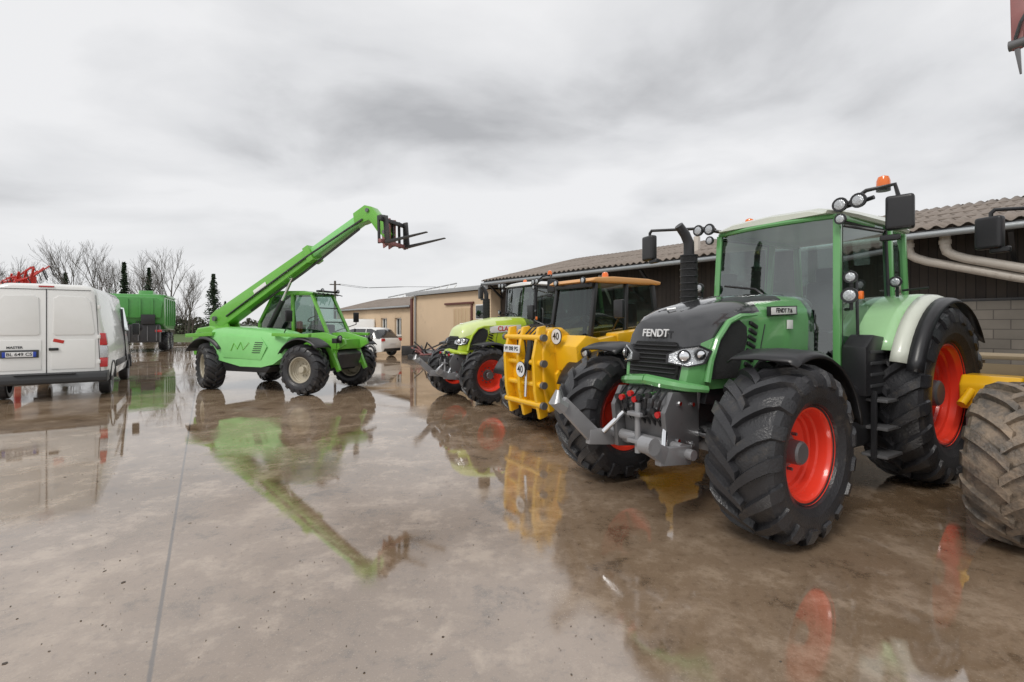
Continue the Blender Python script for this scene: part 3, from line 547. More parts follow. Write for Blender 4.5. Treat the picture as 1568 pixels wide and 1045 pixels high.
# ---------------------------------------------------------------- panel van
def van(name,O,head,s=1,H=2.6,detail=True):
    p=empty(name,(O[0],O[1],0),head,s)
    base=[(0,H),(.60,H-.005),(.76,H-.05),(.85,H-.17),(.93,H-.8),(1.0,1.35),(1.03,1.05),(1.03,.62),(1.0,.42),(0,.42)]
    def ring(x,sh=0,top=None,nar=0):
        o=[]
        for y,z in base:
            if top is not None and z>top: 
                z=top-(H-z)*.25
            yy=max(0,y-sh*(1 if y>0 else 0)-nar*(z>1)*1)
            zz=z-sh*(1 if z>1 else -.3)
            o.append((x,yy,zz))
        return o+[(x,-b,c) for a,b,c in o[-2:0:-1]]
    loft('body',p,[WHT],[ring(0,.07),ring(.02,.035),ring(.06,.012),ring(.12,0),ring(2,0),ring(3.9,0),ring(4.25,.02,H-.12),ring(4.7,.03,2.0),ring(5.0,.05,1.55),ring(5.45,.10,1.25),ring(5.6,.18,1.05)],32)
    quad('windscreen',p,DGLASS,[(4.3,.78,H-.18),(4.3,-.78,H-.18),(5.02,-.9,1.58),(5.02,.9,1.58)])
    for sd in(1,-1):
        quad('cab_window_%d'%sd,p,DGLASS,[(3.55,.975*sd,1.5),(4.75,1.0*sd,1.5),(4.3,.925*sd,2.2),(3.55,.925*sd,2.2)])
        for i,x in enumerate((1.0,4.65)):
            M=Matrix.Translation((x,.9*sd,.34))
            lathe('tyre_%d_%d'%(i,sd),p,RUB,[(.21,.10),(.30,.115),(.335,.09),(.34,0),(.335,-.09),(.30,-.115),(.21,-.10)],M,32)
            lathe('wheel_cover_%d_%d'%(i,sd),p,LST,[(.215,.10*sd),(.2,.08*sd),(.13,.05*sd),(.06,.09*sd),(.001,.09*sd)],M,24)
            arcfender('wheel_arch_%d_%d'%(i,sd),p,VENT,(x,.36),[(.40,.98*sd),(.42,1.03*sd),(.46,1.045*sd)],0,180,16,.01)
        prism('side_rub_strip_%d'%sd,p,VENT,[(1.55,.62),(1.55,.78),(4.1,.78),(4.1,.62)],1.025*sd,1.05*sd,.008)
        box('side_seam_%d'%sd,p,BLK,(3.5,1.0*sd,1.4),(.012,.06,1.5),(4*sd,0,0),.001)
        prism('tail_lamp_%d'%sd,p,REDL,[(.90*sd,1.22),(.90*sd,1.50),(1.005*sd,1.5),(1.035*sd,1.22)],-.012,.12,.012,axis='x')
        prism('tail_lamp_clear_%d'%sd,p,LENS,[(.90*sd,.94),(.90*sd,1.215),(1.035*sd,1.215),(1.045*sd,.94)],-.012,.12,.012,axis='x')
        prism('tail_lamp_low_%d'%sd,p,REDL,[(.90*sd,.72),(.90*sd,.935),(1.045*sd,.935),(1.04*sd,.72)],-.012,.12,.012,axis='x')
        if detail:
            prism('door_upper_pressing_%d'%sd,p,WHT,[(.10*sd,1.50),(.12*sd,2.28),(.20*sd,2.34),(.66*sd,2.32),(.74*sd,2.22),(.82*sd,1.52),(.78*sd,1.46),(.14*sd,1.46)],-.012,.03,.01,axis='x',seg=3)
            prism('door_lower_pressing_%d'%sd,p,WHT,[(.08*sd,.70),(.08*sd,1.36),(.82*sd,1.36),(.82*sd,.70)],-.010,.03,.01,axis='x',seg=3)
            for z in(.85,1.42,2.1): box('hinge_%d_%d'%(int(z*100),sd),p,WHT,(-.012,.89*sd,z),(.04,.05,.09),bev=.008)
        box('door_edge_seam_%d'%sd,p,BLK,(-.002,.872*sd,1.45),(.012,.010,1.85),(2.6*sd,0,0),.001)
    box('door_center_seam',p,BLK,(-.001,0,1.48),(.012,.014,2.0),bev=.001)
    box('door_top_seam',p,BLK,(-.001,0,2.47),(.012,1.5,.010),bev=.001)
    prism('rear_bumper',p,VENT,[(-.10,.42),(-.12,.50),(-.10,.60),(.02,.64),(.3,.64),(.3,.40),(0,.38)],-1.04,1.04,.02,seg=3)
    box('bumper_step',p,BLK,(-.09,0,.605),(.1,1.0,.02))
    box('plate_surround',p,VENT,(-.02,.42,1.06),(.03,.60,.17),bev=.008)
    box('plate',p,PLATE,(-.038,.42,1.05),(.008,.52,.11),bev=.002); box('plate_blue_left',p,BLUE,(-.043,.66,1.05),(.004,.05,.11),bev=.001); box('plate_blue_right',p,BLUE,(-.043,.18,1.05),(.004,.05,.11),bev=.001)
    text('plate_lettering',p,TXT,'BL 649 CS',.095,(-.043,.42,1.05),(0,-1,0),(0,0,1),.001)
    text('door_lettering',p,VENT,'MASTER',.07,(-.014,.5,1.20),(0,-1,0),(0,0,1),.002)
    box('door_handle',p,BLK,(-.02,-.12,1.15),(.03,.16,.06),bev=.01)
    box('door_sticker',p,RPT,(-.014,-.20,1.33),(.003,.18,.07),(15,0,0),.0005); box('roof_brake_lamp',p,REDL,(.0,0,2.535),(.03,.25,.03),bev=.004)
    box('side_mirror_r',p,BLK,(4.5,-1.2,1.55),(.12,.18,.36),bev=.03); box('side_mirror_l',p,BLK,(4.5,1.2,1.55),(.12,.18,.36),bev=.03)
    return p
van('panel_van',(-10.24,10.63),math.atan2(.835,-.55))
van('panel_van',(-9.3,33),math.atan2(-.2,-.95),.9,2.3,False)
# ---------------------------------------------------------------- hatchback
def car(name,O,head):
    p=empty(name,(O[0],O[1],0),head)
    def ring(x,hw,zb,zt,): return [(x,0,zt),(x,hw*.8,zt-.01),(x,hw*.95,zt-.07),(x,hw,zt-.22),(x,hw,zb+.15),(x,hw*.95,zb),(x,0,zb),(x,-hw*.95,zb),(x,-hw,zb+.15),(x,-hw,zt-.22),(x,-hw*.95,zt-.07),(x,-hw*.8,zt-.01)]
    loft('body',p,[WHT],[ring(-2.02,.70,.40,.85),ring(-1.95,.80,.30,.98),ring(-1.5,.88,.24,1.02),ring(0,.89,.24,.99),ring(1.0,.88,.24,.95),ring(1.7,.84,.26,.84),ring(2.05,.70,.32,.66)],35)
    def g(x,hw,z0,z1,t): return [(x+t,0,z1+.02),(x+t,hw*.72,z1),(x+t,hw*.8,z1-.05),(x,hw,z0),(x,0,z0),(x,-hw,z0),(x+t,-hw*.8,z1-.05),(x+t,-hw*.72,z1)]
    def fm(i,k): return 1 if k in(0,1,6,7) and 1<=i<=3 else 0
    loft('greenhouse',p,[GLB,WHT],[g(-1.8,.76,.97,1.05,.02),g(-1.55,.80,.97,1.42,.08),g(-1.2,.83,.97,1.52,.0),g(.0,.84,.97,1.52,0),g(.45,.84,.95,1.44,-.05),g(1.15,.78,.93,1.0,0)],35,fm)
    for sd in(1,-1):
        for i,x in enumerate((-1.3,1.25)):
            M=Matrix.Translation((x,.80*sd,.32))
            lathe('tyre_%d_%d'%(i,sd),p,RUB,[(.2,.09),(.29,.105),(.315,.08),(.32,0),(.315,-.08),(.29,-.1),(.2,-.09)],M,28)
            lathe('alloy_%d_%d'%(i,sd),p,LST,[(.205,.09*sd),(.19,.06*sd),(.07,.05*sd),(.05,.08*sd),(.001,.08*sd)],M,10)
            arcfender('arch_%d_%d'%(i,sd),p,BLK,(x,.32),[(.34,.80*sd),(.36,.89*sd),(.39,.90*sd)],0,180,14,.01)
        box('tail_lamp_%d'%sd,p,REDL,(-1.98,.68*sd,.9),(.10,.22,.16),bev=.03); box('door_seam_%d'%sd,p,BLK,(-.2,.885*sd,.62),(.01,.02,.6),bev=.001)
        for x in(-.95,-.15): beam('pillar_%d_%d'%(int(x*100),sd),p,WHT if x<-.5 else BLK,(x,.845*sd,.98),(x+.05,.68*sd,1.48),.03,.08,up=(0,1,0))
        box('mirror_%d'%sd,p,WHT,(.75,.97*sd,1.02),(.1,.16,.12),bev=.03); box('handle_%d'%sd,p,CHR,(-.35,.895*sd,.8),(.16,.02,.025),bev=.005)
    box('rear_plate',p,PLATE,(-2.03,0,.68),(.01,.5,.11),bev=.003); box('bumper_insert',p,BLK,(-1.98,0,.38),(.1,1.3,.16),bev=.03)
car('parked_car',(-8.1,26.2),math.radians(155))
# ---------------------------------------------------------------- green machine (trailed)
def wagon():
    p=empty('forage_wagon',(-24.0,31.5,0),math.radians(118))
    prism('hopper',p,CGR,[(-2.6,1.7),(-2.75,3.1),(-2.4,3.55),(1.5,3.6),(2.3,3.2),(2.6,2.2),(1.6,1.3),(-1.6,1.4)],-1.45,1.45,.12,seg=3)
    for sd in(1,-1):
        for i,x in enumerate((-1.9,-1.0,-.1,.8,1.6)): box('side_rib_%d_%d'%(i,sd),p,CGR,(x,1.47*sd,2.45),(.09,.08,1.7),bev=.02)
        box('top_rail_%d'%sd,p,CGR,(-.4,1.47*sd,3.45),(4.0,.1,.12))
        wheel(p,'wheel_a_%d'%sd,(-.7,1.2*sd,.6),.6,.5,.3,sd,RUB,CREAM,STEEL,nl=16,n=32); wheel(p,'wheel_b_%d'%sd,(.75,1.2*sd,.6),.6,.5,.3,sd,RUB,CREAM,STEEL,nl=16,n=32)
        box('lamp_%d'%sd,p,REDL,(-2.9,1.2*sd,1.3),(.05,.35,.14))
        for i in range(3): sweep('hose_%d_%d'%(i,sd),p,BLK,[(-2.75,.3*sd+.1*i,1.9),(-2.95,.35*sd+.1*i,1.5),(-2.8,.3*sd,1.1)],.03,6)
        sweep('grab_rail_%d'%sd,p,LST,[(-2.5,1.3*sd,3.5),(-2.5,1.3*sd,3.8),(-1.2,1.3*sd,3.8),(-1.2,1.3*sd,3.55)],.03,6)
    prism('tailgate',p,CGR,[(-1.3,2.1),(-1.38,3.0),(-1.1,3.35),(1.1,3.35),(1.38,3.0),(1.3,2.1)],-2.90,-2.72,.04,axis='x')
    for i in range(4): box('tailgate_rib_%d'%i,p,CGR,(-2.93,-.9+.6*i,2.7),(.08,.08,1.1),bev=.01)
    box('underframe',p,DRK,(0,0,1.05),(5.4,1.5,.4)); box('rear_rotor_box',p,DRK,(-2.6,0,1.15),(.6,2.5,1.1),bev=.06)
    for i in range(6): cyl('rotor_bar_%d'%i,p,STEEL,(-2.93,-1.1+.44*i,.7),(-2.93,-1.1+.44*i,1.6),.03,6)
    box('control_panel',p,BLK,(-2.98,-.7,2.0),(.12,.7,.6),bev=.04)
    beam('drawbar',p,CGR,(2.4,0,1.0),(4.6,0,.6),.3,.25,.15,.15)
    prism('unloading_spout',p,CGR,[(.5,3.55),(.7,3.95),(2.2,3.8),(2.6,3.3),(2.2,3.3),(1.8,3.5)],-.4,.4,.05)
wagon()
# ---------------------------------------------------------------- red tedder
def tedder():
    p=empty('hay_tedder',(-17.6,17.2,0),math.radians(-35))
    beam('main_beam',p,RPT,(-1.8,0,2.9),(1.6,0,2.9),.14,.14); beam('stand_post',p,RPT,(0,0,.5),(0,0,3.3),.16,.16,up=(0,1,0))
    box('stand_foot',p,DRK,(0,0,.3),(1.6,1.2,.3))
    for i,x in enumerate((-1.6,-.5,.6,1.6)):
        c=V((x,.1,3.35+.12*math.sin(i*2)))
        cyl('rotor_hub_%d'%i,p,RPT,c-V((0,0,.45)),c,.10,12)
        for k in range(7):
            a=2*math.pi*k/7+i; e=c+V((.75*math.cos(a),.4*math.sin(a),.30*math.sin(a)+.1))
            cyl('rotor_arm_%d_%d'%(i,k),p,RPT,c,e,.022,6)
            cyl('tine_%d_%d'%(i,k),p,DRK,e,e+V((.06,.1,-.35)),.014,5)
        beam('fold_arm_%d'%i,p,RPT,(x,0,2.9),(x+.7,0,3.55),.06,.06,up=(0,1,0))
    for sd in(1,-1):
        wheel(p,'wheel_%d'%sd,(0,.7*sd,.4),.4,.25,.22,sd,RUB,RPT,STEEL,nl=12,n=24)
tedder()
# ---------------------------------------------------------------- buildings
def cladmat(name,c1,c2,scale,axis=0,rough=.8,bump=.4):
    m=bpy.data.materials.new(name); m.use_nodes=True; nt=m.node_tree; b=nt.nodes['Principled BSDF']; L=nt.links
    tc=nn(nt,'ShaderNodeTexCoord'); sx=nn(nt,'ShaderNodeSeparateXYZ'); L.new(tc.outputs['Object'],sx.inputs[0])
    mu=nn(nt,'ShaderNodeMath',operation='MULTIPLY'); mu.inputs[1].default_value=scale; L.new(sx.outputs[axis],mu.inputs[0])
    fl=nn(nt,'ShaderNodeMath',operation='FLOOR'); L.new(mu.outputs[0],fl.inputs[0]); fr=nn(nt,'ShaderNodeMath',operation='FRACT'); L.new(mu.outputs[0],fr.inputs[0])
    wn=nn(nt,'ShaderNodeTexWhiteNoise',noise_dimensions='1D'); L.new(fl.outputs[0],wn.inputs['W'])
    no=nn(nt,'ShaderNodeTexNoise'); no.inputs['Scale'].default_value=2.5; no.inputs['Detail'].default_value=9; L.new(tc.outputs['Object'],no.inputs[0])
    av=nn(nt,'ShaderNodeMath',operation='MULTIPLY_ADD'); av.inputs[1].default_value=.45; L.new(wn.outputs[0],av.inputs[0]); sb=nn(nt,'ShaderNodeMath',operation='MULTIPLY'); sb.inputs[1].default_value=.6; L.new(no.outputs[0],sb.inputs[0]); L.new(sb.outputs[0],av.inputs[2])
    mx=nn(nt,'ShaderNodeMix',data_type='RGBA'); mx.inputs[6].default_value=(*c1,1); mx.inputs[7].default_value=(*c2,1); L.new(av.outputs[0],mx.inputs[0])
    gp=nn(nt,'ShaderNodeMath',operation='GREATER_THAN'); gp.inputs[1].default_value=.08; L.new(fr.outputs[0],gp.inputs[0])
    m2=nn(nt,'ShaderNodeMix',data_type='RGBA'); m2.inputs[6].default_value=(*[x*.35 for x in c1],1); L.new(gp.outputs[0],m2.inputs[0]); L.new(mx.outputs[2],m2.inputs[7])
    L.new(m2.outputs[2],b.inputs['Base Color']); b.inputs['Roughness'].default_value=rough
    bp=nn(nt,'ShaderNodeBump'); bp.inputs['Strength'].default_value=bump; bp.inputs['Distance'].default_value=.02; L.new(gp.outputs[0],bp.inputs['Height']); L.new(bp.outputs[0],b.inputs['Normal'])
    return m
def blockmat():
    m=bpy.data.materials.new('concrete_block_wall'); m.use_nodes=True; nt=m.node_tree; b=nt.nodes['Principled BSDF']; L=nt.links
    tc=nn(nt,'ShaderNodeTexCoord'); sx=nn(nt,'ShaderNodeSeparateXYZ'); cb=nn(nt,'ShaderNodeCombineXYZ'); L.new(tc.outputs['Object'],sx.inputs[0]); L.new(sx.outputs[0],cb.inputs[0]); L.new(sx.outputs[2],cb.inputs[1])
    br=nn(nt,'ShaderNodeTexBrick'); br.inputs['Scale'].default_value=1; br.inputs['Brick Width'].default_value=.5; br.inputs['Row Height'].default_value=.2; br.inputs['Mortar Size'].default_value=.01
    br.inputs['Color1'].default_value=(.19,.17,.145,1); br.inputs['Color2'].default_value=(.26,.23,.195,1); br.inputs['Mortar'].default_value=(.12,.105,.09,1); L.new(cb.outputs[0],br.inputs[0])
    no=nn(nt,'ShaderNodeTexNoise'); no.inputs['Scale'].default_value=1.3; no.inputs['Detail'].default_value=9; L.new(tc.outputs['Object'],no.inputs[0])
    mx=nn(nt,'ShaderNodeMix',data_type='RGBA',blend_type='MULTIPLY'); mx.inputs[0].default_value=.7; L.new(br.outputs[0],mx.inputs[6]); L.new(no.outputs[0],mx.inputs[7])
    L.new(mx.outputs[2],b.inputs['Base Color']); b.inputs['Roughness'].default_value=.85
    return m
WOOD=cladmat('dark_timber_cladding',(.026,.021,.019),(.07,.055,.044),6.5)
BLOCK=blockmat()
REND=mat('beige_render',(.62,.47,.32),.85,dirt=.4,dirtc=(.40,.30,.205),dscale=.9,bump=.15,bscale=50,var=.07,vscale=1.5)
REND2=mat('ochre_render',(.50,.37,.23),.85,dirt=.4,dirtc=(.30,.23,.16),dscale=.8,bump=.15,bscale=50,var=.07,vscale=1.5)
ROOFM=mat('weathered_fibre_cement',(.25,.21,.18),.9,dirt=.6,dirtc=(.10,.08,.06),dscale=1.6,bump=.3,bscale=20,var=.25)
FASC=mat('grey_fascia',(.36,.37,.38),.5,dirt=.3,dirtc=(.2,.18,.16))
GUT=mat('zinc_gutter',(.34,.36,.37),.35,metal=.4,dirt=.35,dirtc=(.13,.11,.10))
PVC=mat('white_duct_pipe',(.58,.53,.47),.4,dirt=.55,dirtc=(.24,.19,.14),dscale=3)
BROWN=mat('brown_door_paint',(.12,.04,.03),.6,dirt=.2)
DARKIN=mat('dark_room_fill',(.02,.018,.016),.8)  # near-black colour stands in for the unlit rooms behind the office windows
def corr(name,p,m,x0,x1,y0,z0,y1,z1,wl=.177,amp=.028,rows=6):
    n=int((x1-x0)/wl*6); vs=[];fs=[]
    for j in range(rows+1):
        t=j/rows
        for i in range(n+1):
            x=x0+(x1-x0)*i/n
            vs.append((x,y0+(y1-y0)*t,z0+(z1-z0)*t+amp*math.sin(2*math.pi*x/wl)+.01*math.sin(x*1.3+j)))
    for j in range(rows):
        for i in range(n): fs.append((j*(n+1)+i,j*(n+1)+i+1,(j+1)*(n+1)+i+1,(j+1)*(n+1)+i))
    o=mk(name,p,m,vs,fs,60); s=o.modifiers.new('s','SOLIDIFY'); s.thickness=.012; return o
BH=math.atan2(.768,-.64)
def shed():
    p=empty('farm_shed',(9.5,8.95,0),BH)
    x0,x1=-14,16.9
    corr('corrugated_roof',p,ROOFM,x0,x1+.15,0,3.68,-6.2,5.20,wl=.24,amp=.036); corr('corrugated_roof_back',p,ROOFM,x0,x1+.15,-6.21,5.20,-12.4,3.7,rows=3)
    for k in range(1,4): box('roof_sheet_lap_%d'%k,p,ROOFM,((x0+x1)/2,-1.55*k,3.68+.245*1.55*k+.035),(x1-x0,.05,.02),(-14,0,0),bev=.004)
    box('lower_block_wall',p,BLOCK,((x0+10)/2,-1.0,1.09),(10-x0,.2,2.18),bev=.003)
    box('upper_cladding',p,WOOD,((x0+x1)/2,-1.06,2.95),(x1-x0,.08,1.50),bev=.003)
    box('wall_plate',p,DRK,((x0+x1)/2,-1.0,2.21),(x1-x0,.16,.06),bev=.003)
    for i,xx in enumerate((10.9,12.6,14.3,16.0)):
        box('timber_door_%d'%i,p,WOOD,(xx,-1.03,1.09),(1.62,.08,2.16),bev=.01)
    cyl('gutter',p,GUT,(x0,.07,3.57),(x1,.07,3.52),.065,14)
    box('eave_board',p,DRK,((x0+x1)/2,-.06,3.58),(x1-x0,.03,.16),bev=.003)
    for i,xx in enumerate((-12,-8,-4,0.2,4.4,8.6,12.8,16.7)):
        beam('rafter_%d'%i,p,DRK,(xx,-.05,3.56),(xx,-6,5.0),.1,.18)
        beam('eave_bracket_%d'%i,p,DRK,(xx,-.2,3.5),(xx,-.96,2.9),.08,.08,up=(1,0,0))
    for i,xx in enumerate((1.75,1.15)):
        sweep('duct_pipe_%d'%i,p,PVC,[(xx,-.25,3.55),(xx,-.25,3.32),(xx-.03,-.27,3.2),(xx-.13,-.32,3.12),(xx-.3,-.38,3.04),(xx-1.6,-.6,2.62),(xx-4,-.8,2.0)],.09,14)
        cyl('duct_collar_%d'%i,p,PVC,(xx,-.25,3.36),(xx,-.25,3.44),.105,14)
    cyl('downpipe',p,PVC,(10.2,-.1,3.4),(10.2,-.82,2.4),.05,10)
    box('gable_end_wall',p,REND2,(x1-.1,-6.6,1.75),(.2,11,3.5),bev=.003)
    prism('gable_end_top',p,WOOD,[(-1.1,3.5),(-6.2,5.05),(-12.1,3.5)],x1-.2,x1-.02,.003,axis='x')
    box('chimney_post',p,PVC,(7.4,-1.6,4.15),(.16,.16,.8),bev=.02)
    for i in range(7): box('stored_trough_%d'%i,p,VENT if i%2 else STEEL,(-3+i*2.1,-.45,.35),(1.5,.7,.7),bev=.06,seg=3)
shed()
def mid():
    p=empty('rendered_annex_building',(9.5,8.95,0),BH)
    x0,x1=16.95,24.6
    box('walls',p,REND,((x0+x1)/2,-4.0,1.66),(x1-x0,7,3.32),bev=.003)
    prism('roof_slab',p,ROOFM,[(x0-.0,3.40),(x1+.25,3.38),(x1+.25,3.46),(x0,3.50)],-7.6,-.30,.004)
    box('fascia',p,FASC,((x0+x1)/2+.1,-.285,3.43),(x1-x0+.3,.03,.2),bev=.004)
    prism('low_ridge',p,ROOFM,[(-.6,3.50),(-4,4.0),(-7.4,3.5)],x0+.1,x1+.1,.004,axis='x')
    box('sliding_door',p,BROWN,(x0+1.5,-.46,1.35),(.12,.06,2.7)); box('door_panel',p,REND2,(x0+2.35,-.47,1.25),(1.5,.05,2.5),bev=.01); box('door_rail',p,BROWN,(x0+2.6,-.44,2.75),(2.6,.08,.1))
    for k in range(5): box('door_rib_%d'%k,p,REND,(x0+1.7+.32*k,-.435,1.25),(.03,.03,2.45),bev=.004)
    box('window',p,DGLASS,(x0+.75,-.470,2.3),(.8,.02,.6),bev=.003); box('window_frame',p,WHT,(x0+.75,-.495,2.3),(.9,.03,.7),bev=.003)
    box('corner_pier',p,BROWN,(x1-.12,-.46,1.6),(.22,.10,3.2),bev=.01)
    box('plinth',p,FASC,((x0+x1)/2,-.47,.16),(x1-x0-.5,.06,.32),bev=.004)
    cyl('downpipe',p,GUT,(x1-.6,-.42,.05),(x1-.6,-.42,3.3),.05,10)
    box('bench_block',p,DRK,(x1-1.4,.2,.25),(1.6,.5,.5),bev=.03)
mid()
def far():
    p=empty('rendered_office_building',(9.5,8.95,0),BH)
    x0,x1=24.65,37
    wins=[(26.6,.9),(28.6,.9),(33.2,1.0)]
    zt=2.75
    cur=x0
    for i,(c,w) in enumerate(wins):
        box('wall_pier_%d'%i,p,REND,((cur+c-w/2)/2,-.8,zt/2),(c-w/2-cur,.3,zt),bev=.002)
        box('wall_below_%d'%i,p,REND,(c,-.8,.5),(w,.3,1.0),bev=.002); box('wall_above_%d'%i,p,REND,(c,-.8,(2.1+zt)/2),(w,.3,zt-2.1),bev=.002)
        box('window_glass_%d'%i,p,DGLASS,(c,-.84,1.55),(w-.1,.02,1.0),bev=.002)
        for dx in(-w/2+.03,0,w/2-.03): box('window_bar_%d_%d'%(i,int(dx*100)),p,WHT,(c+dx,-.80,1.55),(.06,.06,1.1),bev=.003)
        for zz in(1.03,2.07): box('window_rail_%d_%d'%(i,int(zz*10)),p,WHT,(c,-.80,zz),(w-.12,.05,.06),bev=.003)
        box('window_sill_%d'%i,p,FASC,(c,-.62,.98),(w+.15,.12,.05),bev=.004)
        cur=c+w/2
    box('wall_pier_end',p,REND,((cur+x1)/2,-.8,zt/2),(x1-cur,.3,zt),bev=.002)
    box('back_volume',p,DARKIN,((x0+x1)/2,-4.5,zt/2),(x1-x0-.1,6.6,zt-.02),bev=.002)
    corr('tiled_roof',p,ROOFM,x0-.1,x1+.3,-.45,2.80,-4.2,3.75,wl=.25,amp=.02,rows=5); corr('tiled_roof_back',p,ROOFM,x0-.1,x1+.3,-4.21,3.75,-8,2.8,wl=.25,amp=.02,rows=3)
    box('eave_fascia',p,BROWN,((x0+x1)/2,-.5,2.74),(x1-x0+.3,.03,.14),bev=.003)
    cyl('gutter',p,GUT,(x0,-.42,2.76),(x1,-.42,2.74),.06,10)
    for i in range(9):
        xx=27+i*1.1
        beam('roof_lattice_%d'%i,p,WHT,(xx,-4.6,3.2),(xx+.9,-5.2,4.5-.06*i),.06,.06); beam('roof_lattice_cross_%d'%i,p,WHT,(xx+.9,-4.6,3.2),(xx,-5.2,4.4-.06*i),.05,.05)
    beam('roof_lattice_ridge',p,FASC,(27,-5.2,4.5),(37.5,-5.2,4.0),.08,.08)
far()
# ---------------------------------------------------------------- small yard objects
p=empty('ballast_weight_block',(5.12,5.12,0),HD)
prism('block',p,YEL,[(-.2,.80),(-.24,1.06),(-.14,1.16),(.14,1.16),(.22,1.06),(.2,.80)],-.24,.24,.03,seg=3); box('stand',p,STEEL,(0,0,.39),(.3,.4,.78),bev=.02); cyl('hook',p,YEL,(.2,-.14,1.0),(.36,-.18,.86),.04,10)
p=empty('wooden_crate',(6.9,6.5,0),HD)
CR2=mat('crate_wood',(.36,.28,.18),.8,dirt=.3)
for i in range(5): box('slat_f_%d'%i,p,CR2,(.4,0,.12+.24*i),(.03,1.0,.19),bev=.006); box('slat_s_%d'%i,p,CR2,(0,-.5,.12+.24*i),(.8,.03,.19),bev=.006); box('slat_t_%d'%i,p,CR2,(0,.5,.12+.24*i),(.8,.03,.19),bev=.006)
box('lid',p,CR2,(0,0,1.26),(.9,1.1,.05))
p=empty('scrap_metal_pile',(-3.9,22.6,0),BH)
for i in range(22): beam('bar_%d'%i,p,RN.choice([STEEL,RUST,DRK,DRK]),(RN.uniform(-1.3,1.3),RN.uniform(-.4,.4),RN.uniform(.1,.5)),(RN.uniform(-1.3,1.3),RN.uniform(-.4,.4),RN.uniform(.3,.95)),.06,.06)
box('rack_base',p,DRK,(0,0,.12),(2.4,.9,.24))
# ---------------------------------------------------------------- ground
def groundmat():
    m=bpy.data.materials.new('wet_concrete'); m.use_nodes=True; nt=m.node_tree; b=nt.nodes['Principled BSDF']; L=nt.links
    tc=nn(nt,'ShaderNodeTexCoord'); P=tc.outputs['Object']
    def noise(s,d=8,r=.6,dist=0):
        n=nn(nt,'ShaderNodeTexNoise'); n.inputs['Scale'].default_value=s; n.inputs['Detail'].default_value=d; n.inputs['Roughness'].default_value=r; n.inputs['Distortion'].default_value=dist; L.new(P,n.inputs['Vector']); return n.outputs[0]
    def mr(i,a,bb,c,d):
        n=nn(nt,'ShaderNodeMapRange'); n.inputs[1].default_value=a; n.inputs[2].default_value=bb; n.inputs[3].default_value=c; n.inputs[4].default_value=d; L.new(i,n.inputs[0]); return n.outputs[0]
    def mixc(f,a,bb,bt='MIX'):
        n=nn(nt,'ShaderNodeMix',data_type='RGBA',blend_type=bt)
        if isinstance(f,float): n.inputs[0].default_value=f
        else: L.new(f,n.inputs[0])
        for k,v in((6,a),(7,bb)):
            if isinstance(v,tuple): n.inputs[k].default_value=(*v,1)
            else: L.new(v,n.inputs[k])
        return n.outputs[2]
    def math2(op,a,bb):
        n=nn(nt,'ShaderNodeMath',operation=op)
        for k,v in((0,a),(1,bb)):
            if isinstance(v,(int,float)): n.inputs[k].default_value=v
            else: L.new(v,n.inputs[k])
        return n.outputs[0]
    big=noise(.28,5,.55); med=noise(1.9,12,.74,.12); fine=noise(13,8,.72); grit=noise(95,3,.6)
    wet=noise(.42,9,.64,.3)
    c=mixc(mr(big,.38,.62,0,1),(.18,.118,.068),(.31,.225,.155))
    c=mixc(mr(med,.50,.62,0,.75),c,(.42,.32,.23))
    c=mixc(mr(med,.45,.34,0,.75),c,(.075,.046,.025))
    c=mixc(mr(fine,.53,.70,0,.55),c,(.10,.066,.040))
    c=mixc(mr(grit,.60,.70,0,.45),c,(.50,.42,.33))
    sx=nn(nt,'ShaderNodeSeparateXYZ'); L.new(P,sx.inputs[0])
    u=math2('ADD',math2('MULTIPLY',sx.outputs[0],.845),math2('MULTIPLY',sx.outputs[1],.535))
    u=math2('ADD',u,.23); u=math2('ADD',u,math2('MULTIPLY',math2('SUBTRACT',fine,.5),.012))
    j=mr(math2('ABSOLUTE',u,0),.006,.014,1,0)
    c=mixc(math2('MULTIPLY',j,.8),c,(.05,.036,.027))
    L.new(c,b.inputs['Base Color'])
    dry=mr(wet,.47,.66,0,1)
    r=math2('ADD',mr(dry,0,1,.018,.13),math2('MULTIPLY',math2('MULTIPLY',fine,dry),.14))
    r=math2('ADD',r,math2('MULTIPLY',mr(grit,.6,.7,0,1),math2('MULTIPLY',dry,.25)))
    L.new(r,b.inputs['Roughness']); b.inputs['IOR'].default_value=2.8
    bp=nn(nt,'ShaderNodeBump'); bp.inputs['Strength'].default_value=.3; bp.inputs['Distance'].default_value=.002
    L.new(math2('MULTIPLY',fine,dry),bp.inputs['Height'])
    b2=nn(nt,'ShaderNodeBump'); b2.inputs['Strength'].default_value=.08; b2.inputs['Distance'].default_value=.003; L.new(med,b2.inputs['Height']); L.new(bp.outputs[0],b2.inputs['Normal'])
    L.new(b2.outputs[0],b.inputs['Normal'])
    return m
WC=groundmat()
mk('concrete_yard',None,WC,[(-60,-25,0),(60,-25,0),(60,46,0),(-60,46,0)],[(0,1,2,3)])
GRS=mat('grass_field',(.085,.13,.035),.9,dirt=.4,dirtc=(.10,.085,.05),dscale=.05,var=.25,vscale=.3)
mk('ground',None,GRS,[(-900,-300,-.03),(900,-300,-.03),(900,1500,-.03),(-900,1500,-.03)],[(0,1,2,3)])
vs=[];fs=[]
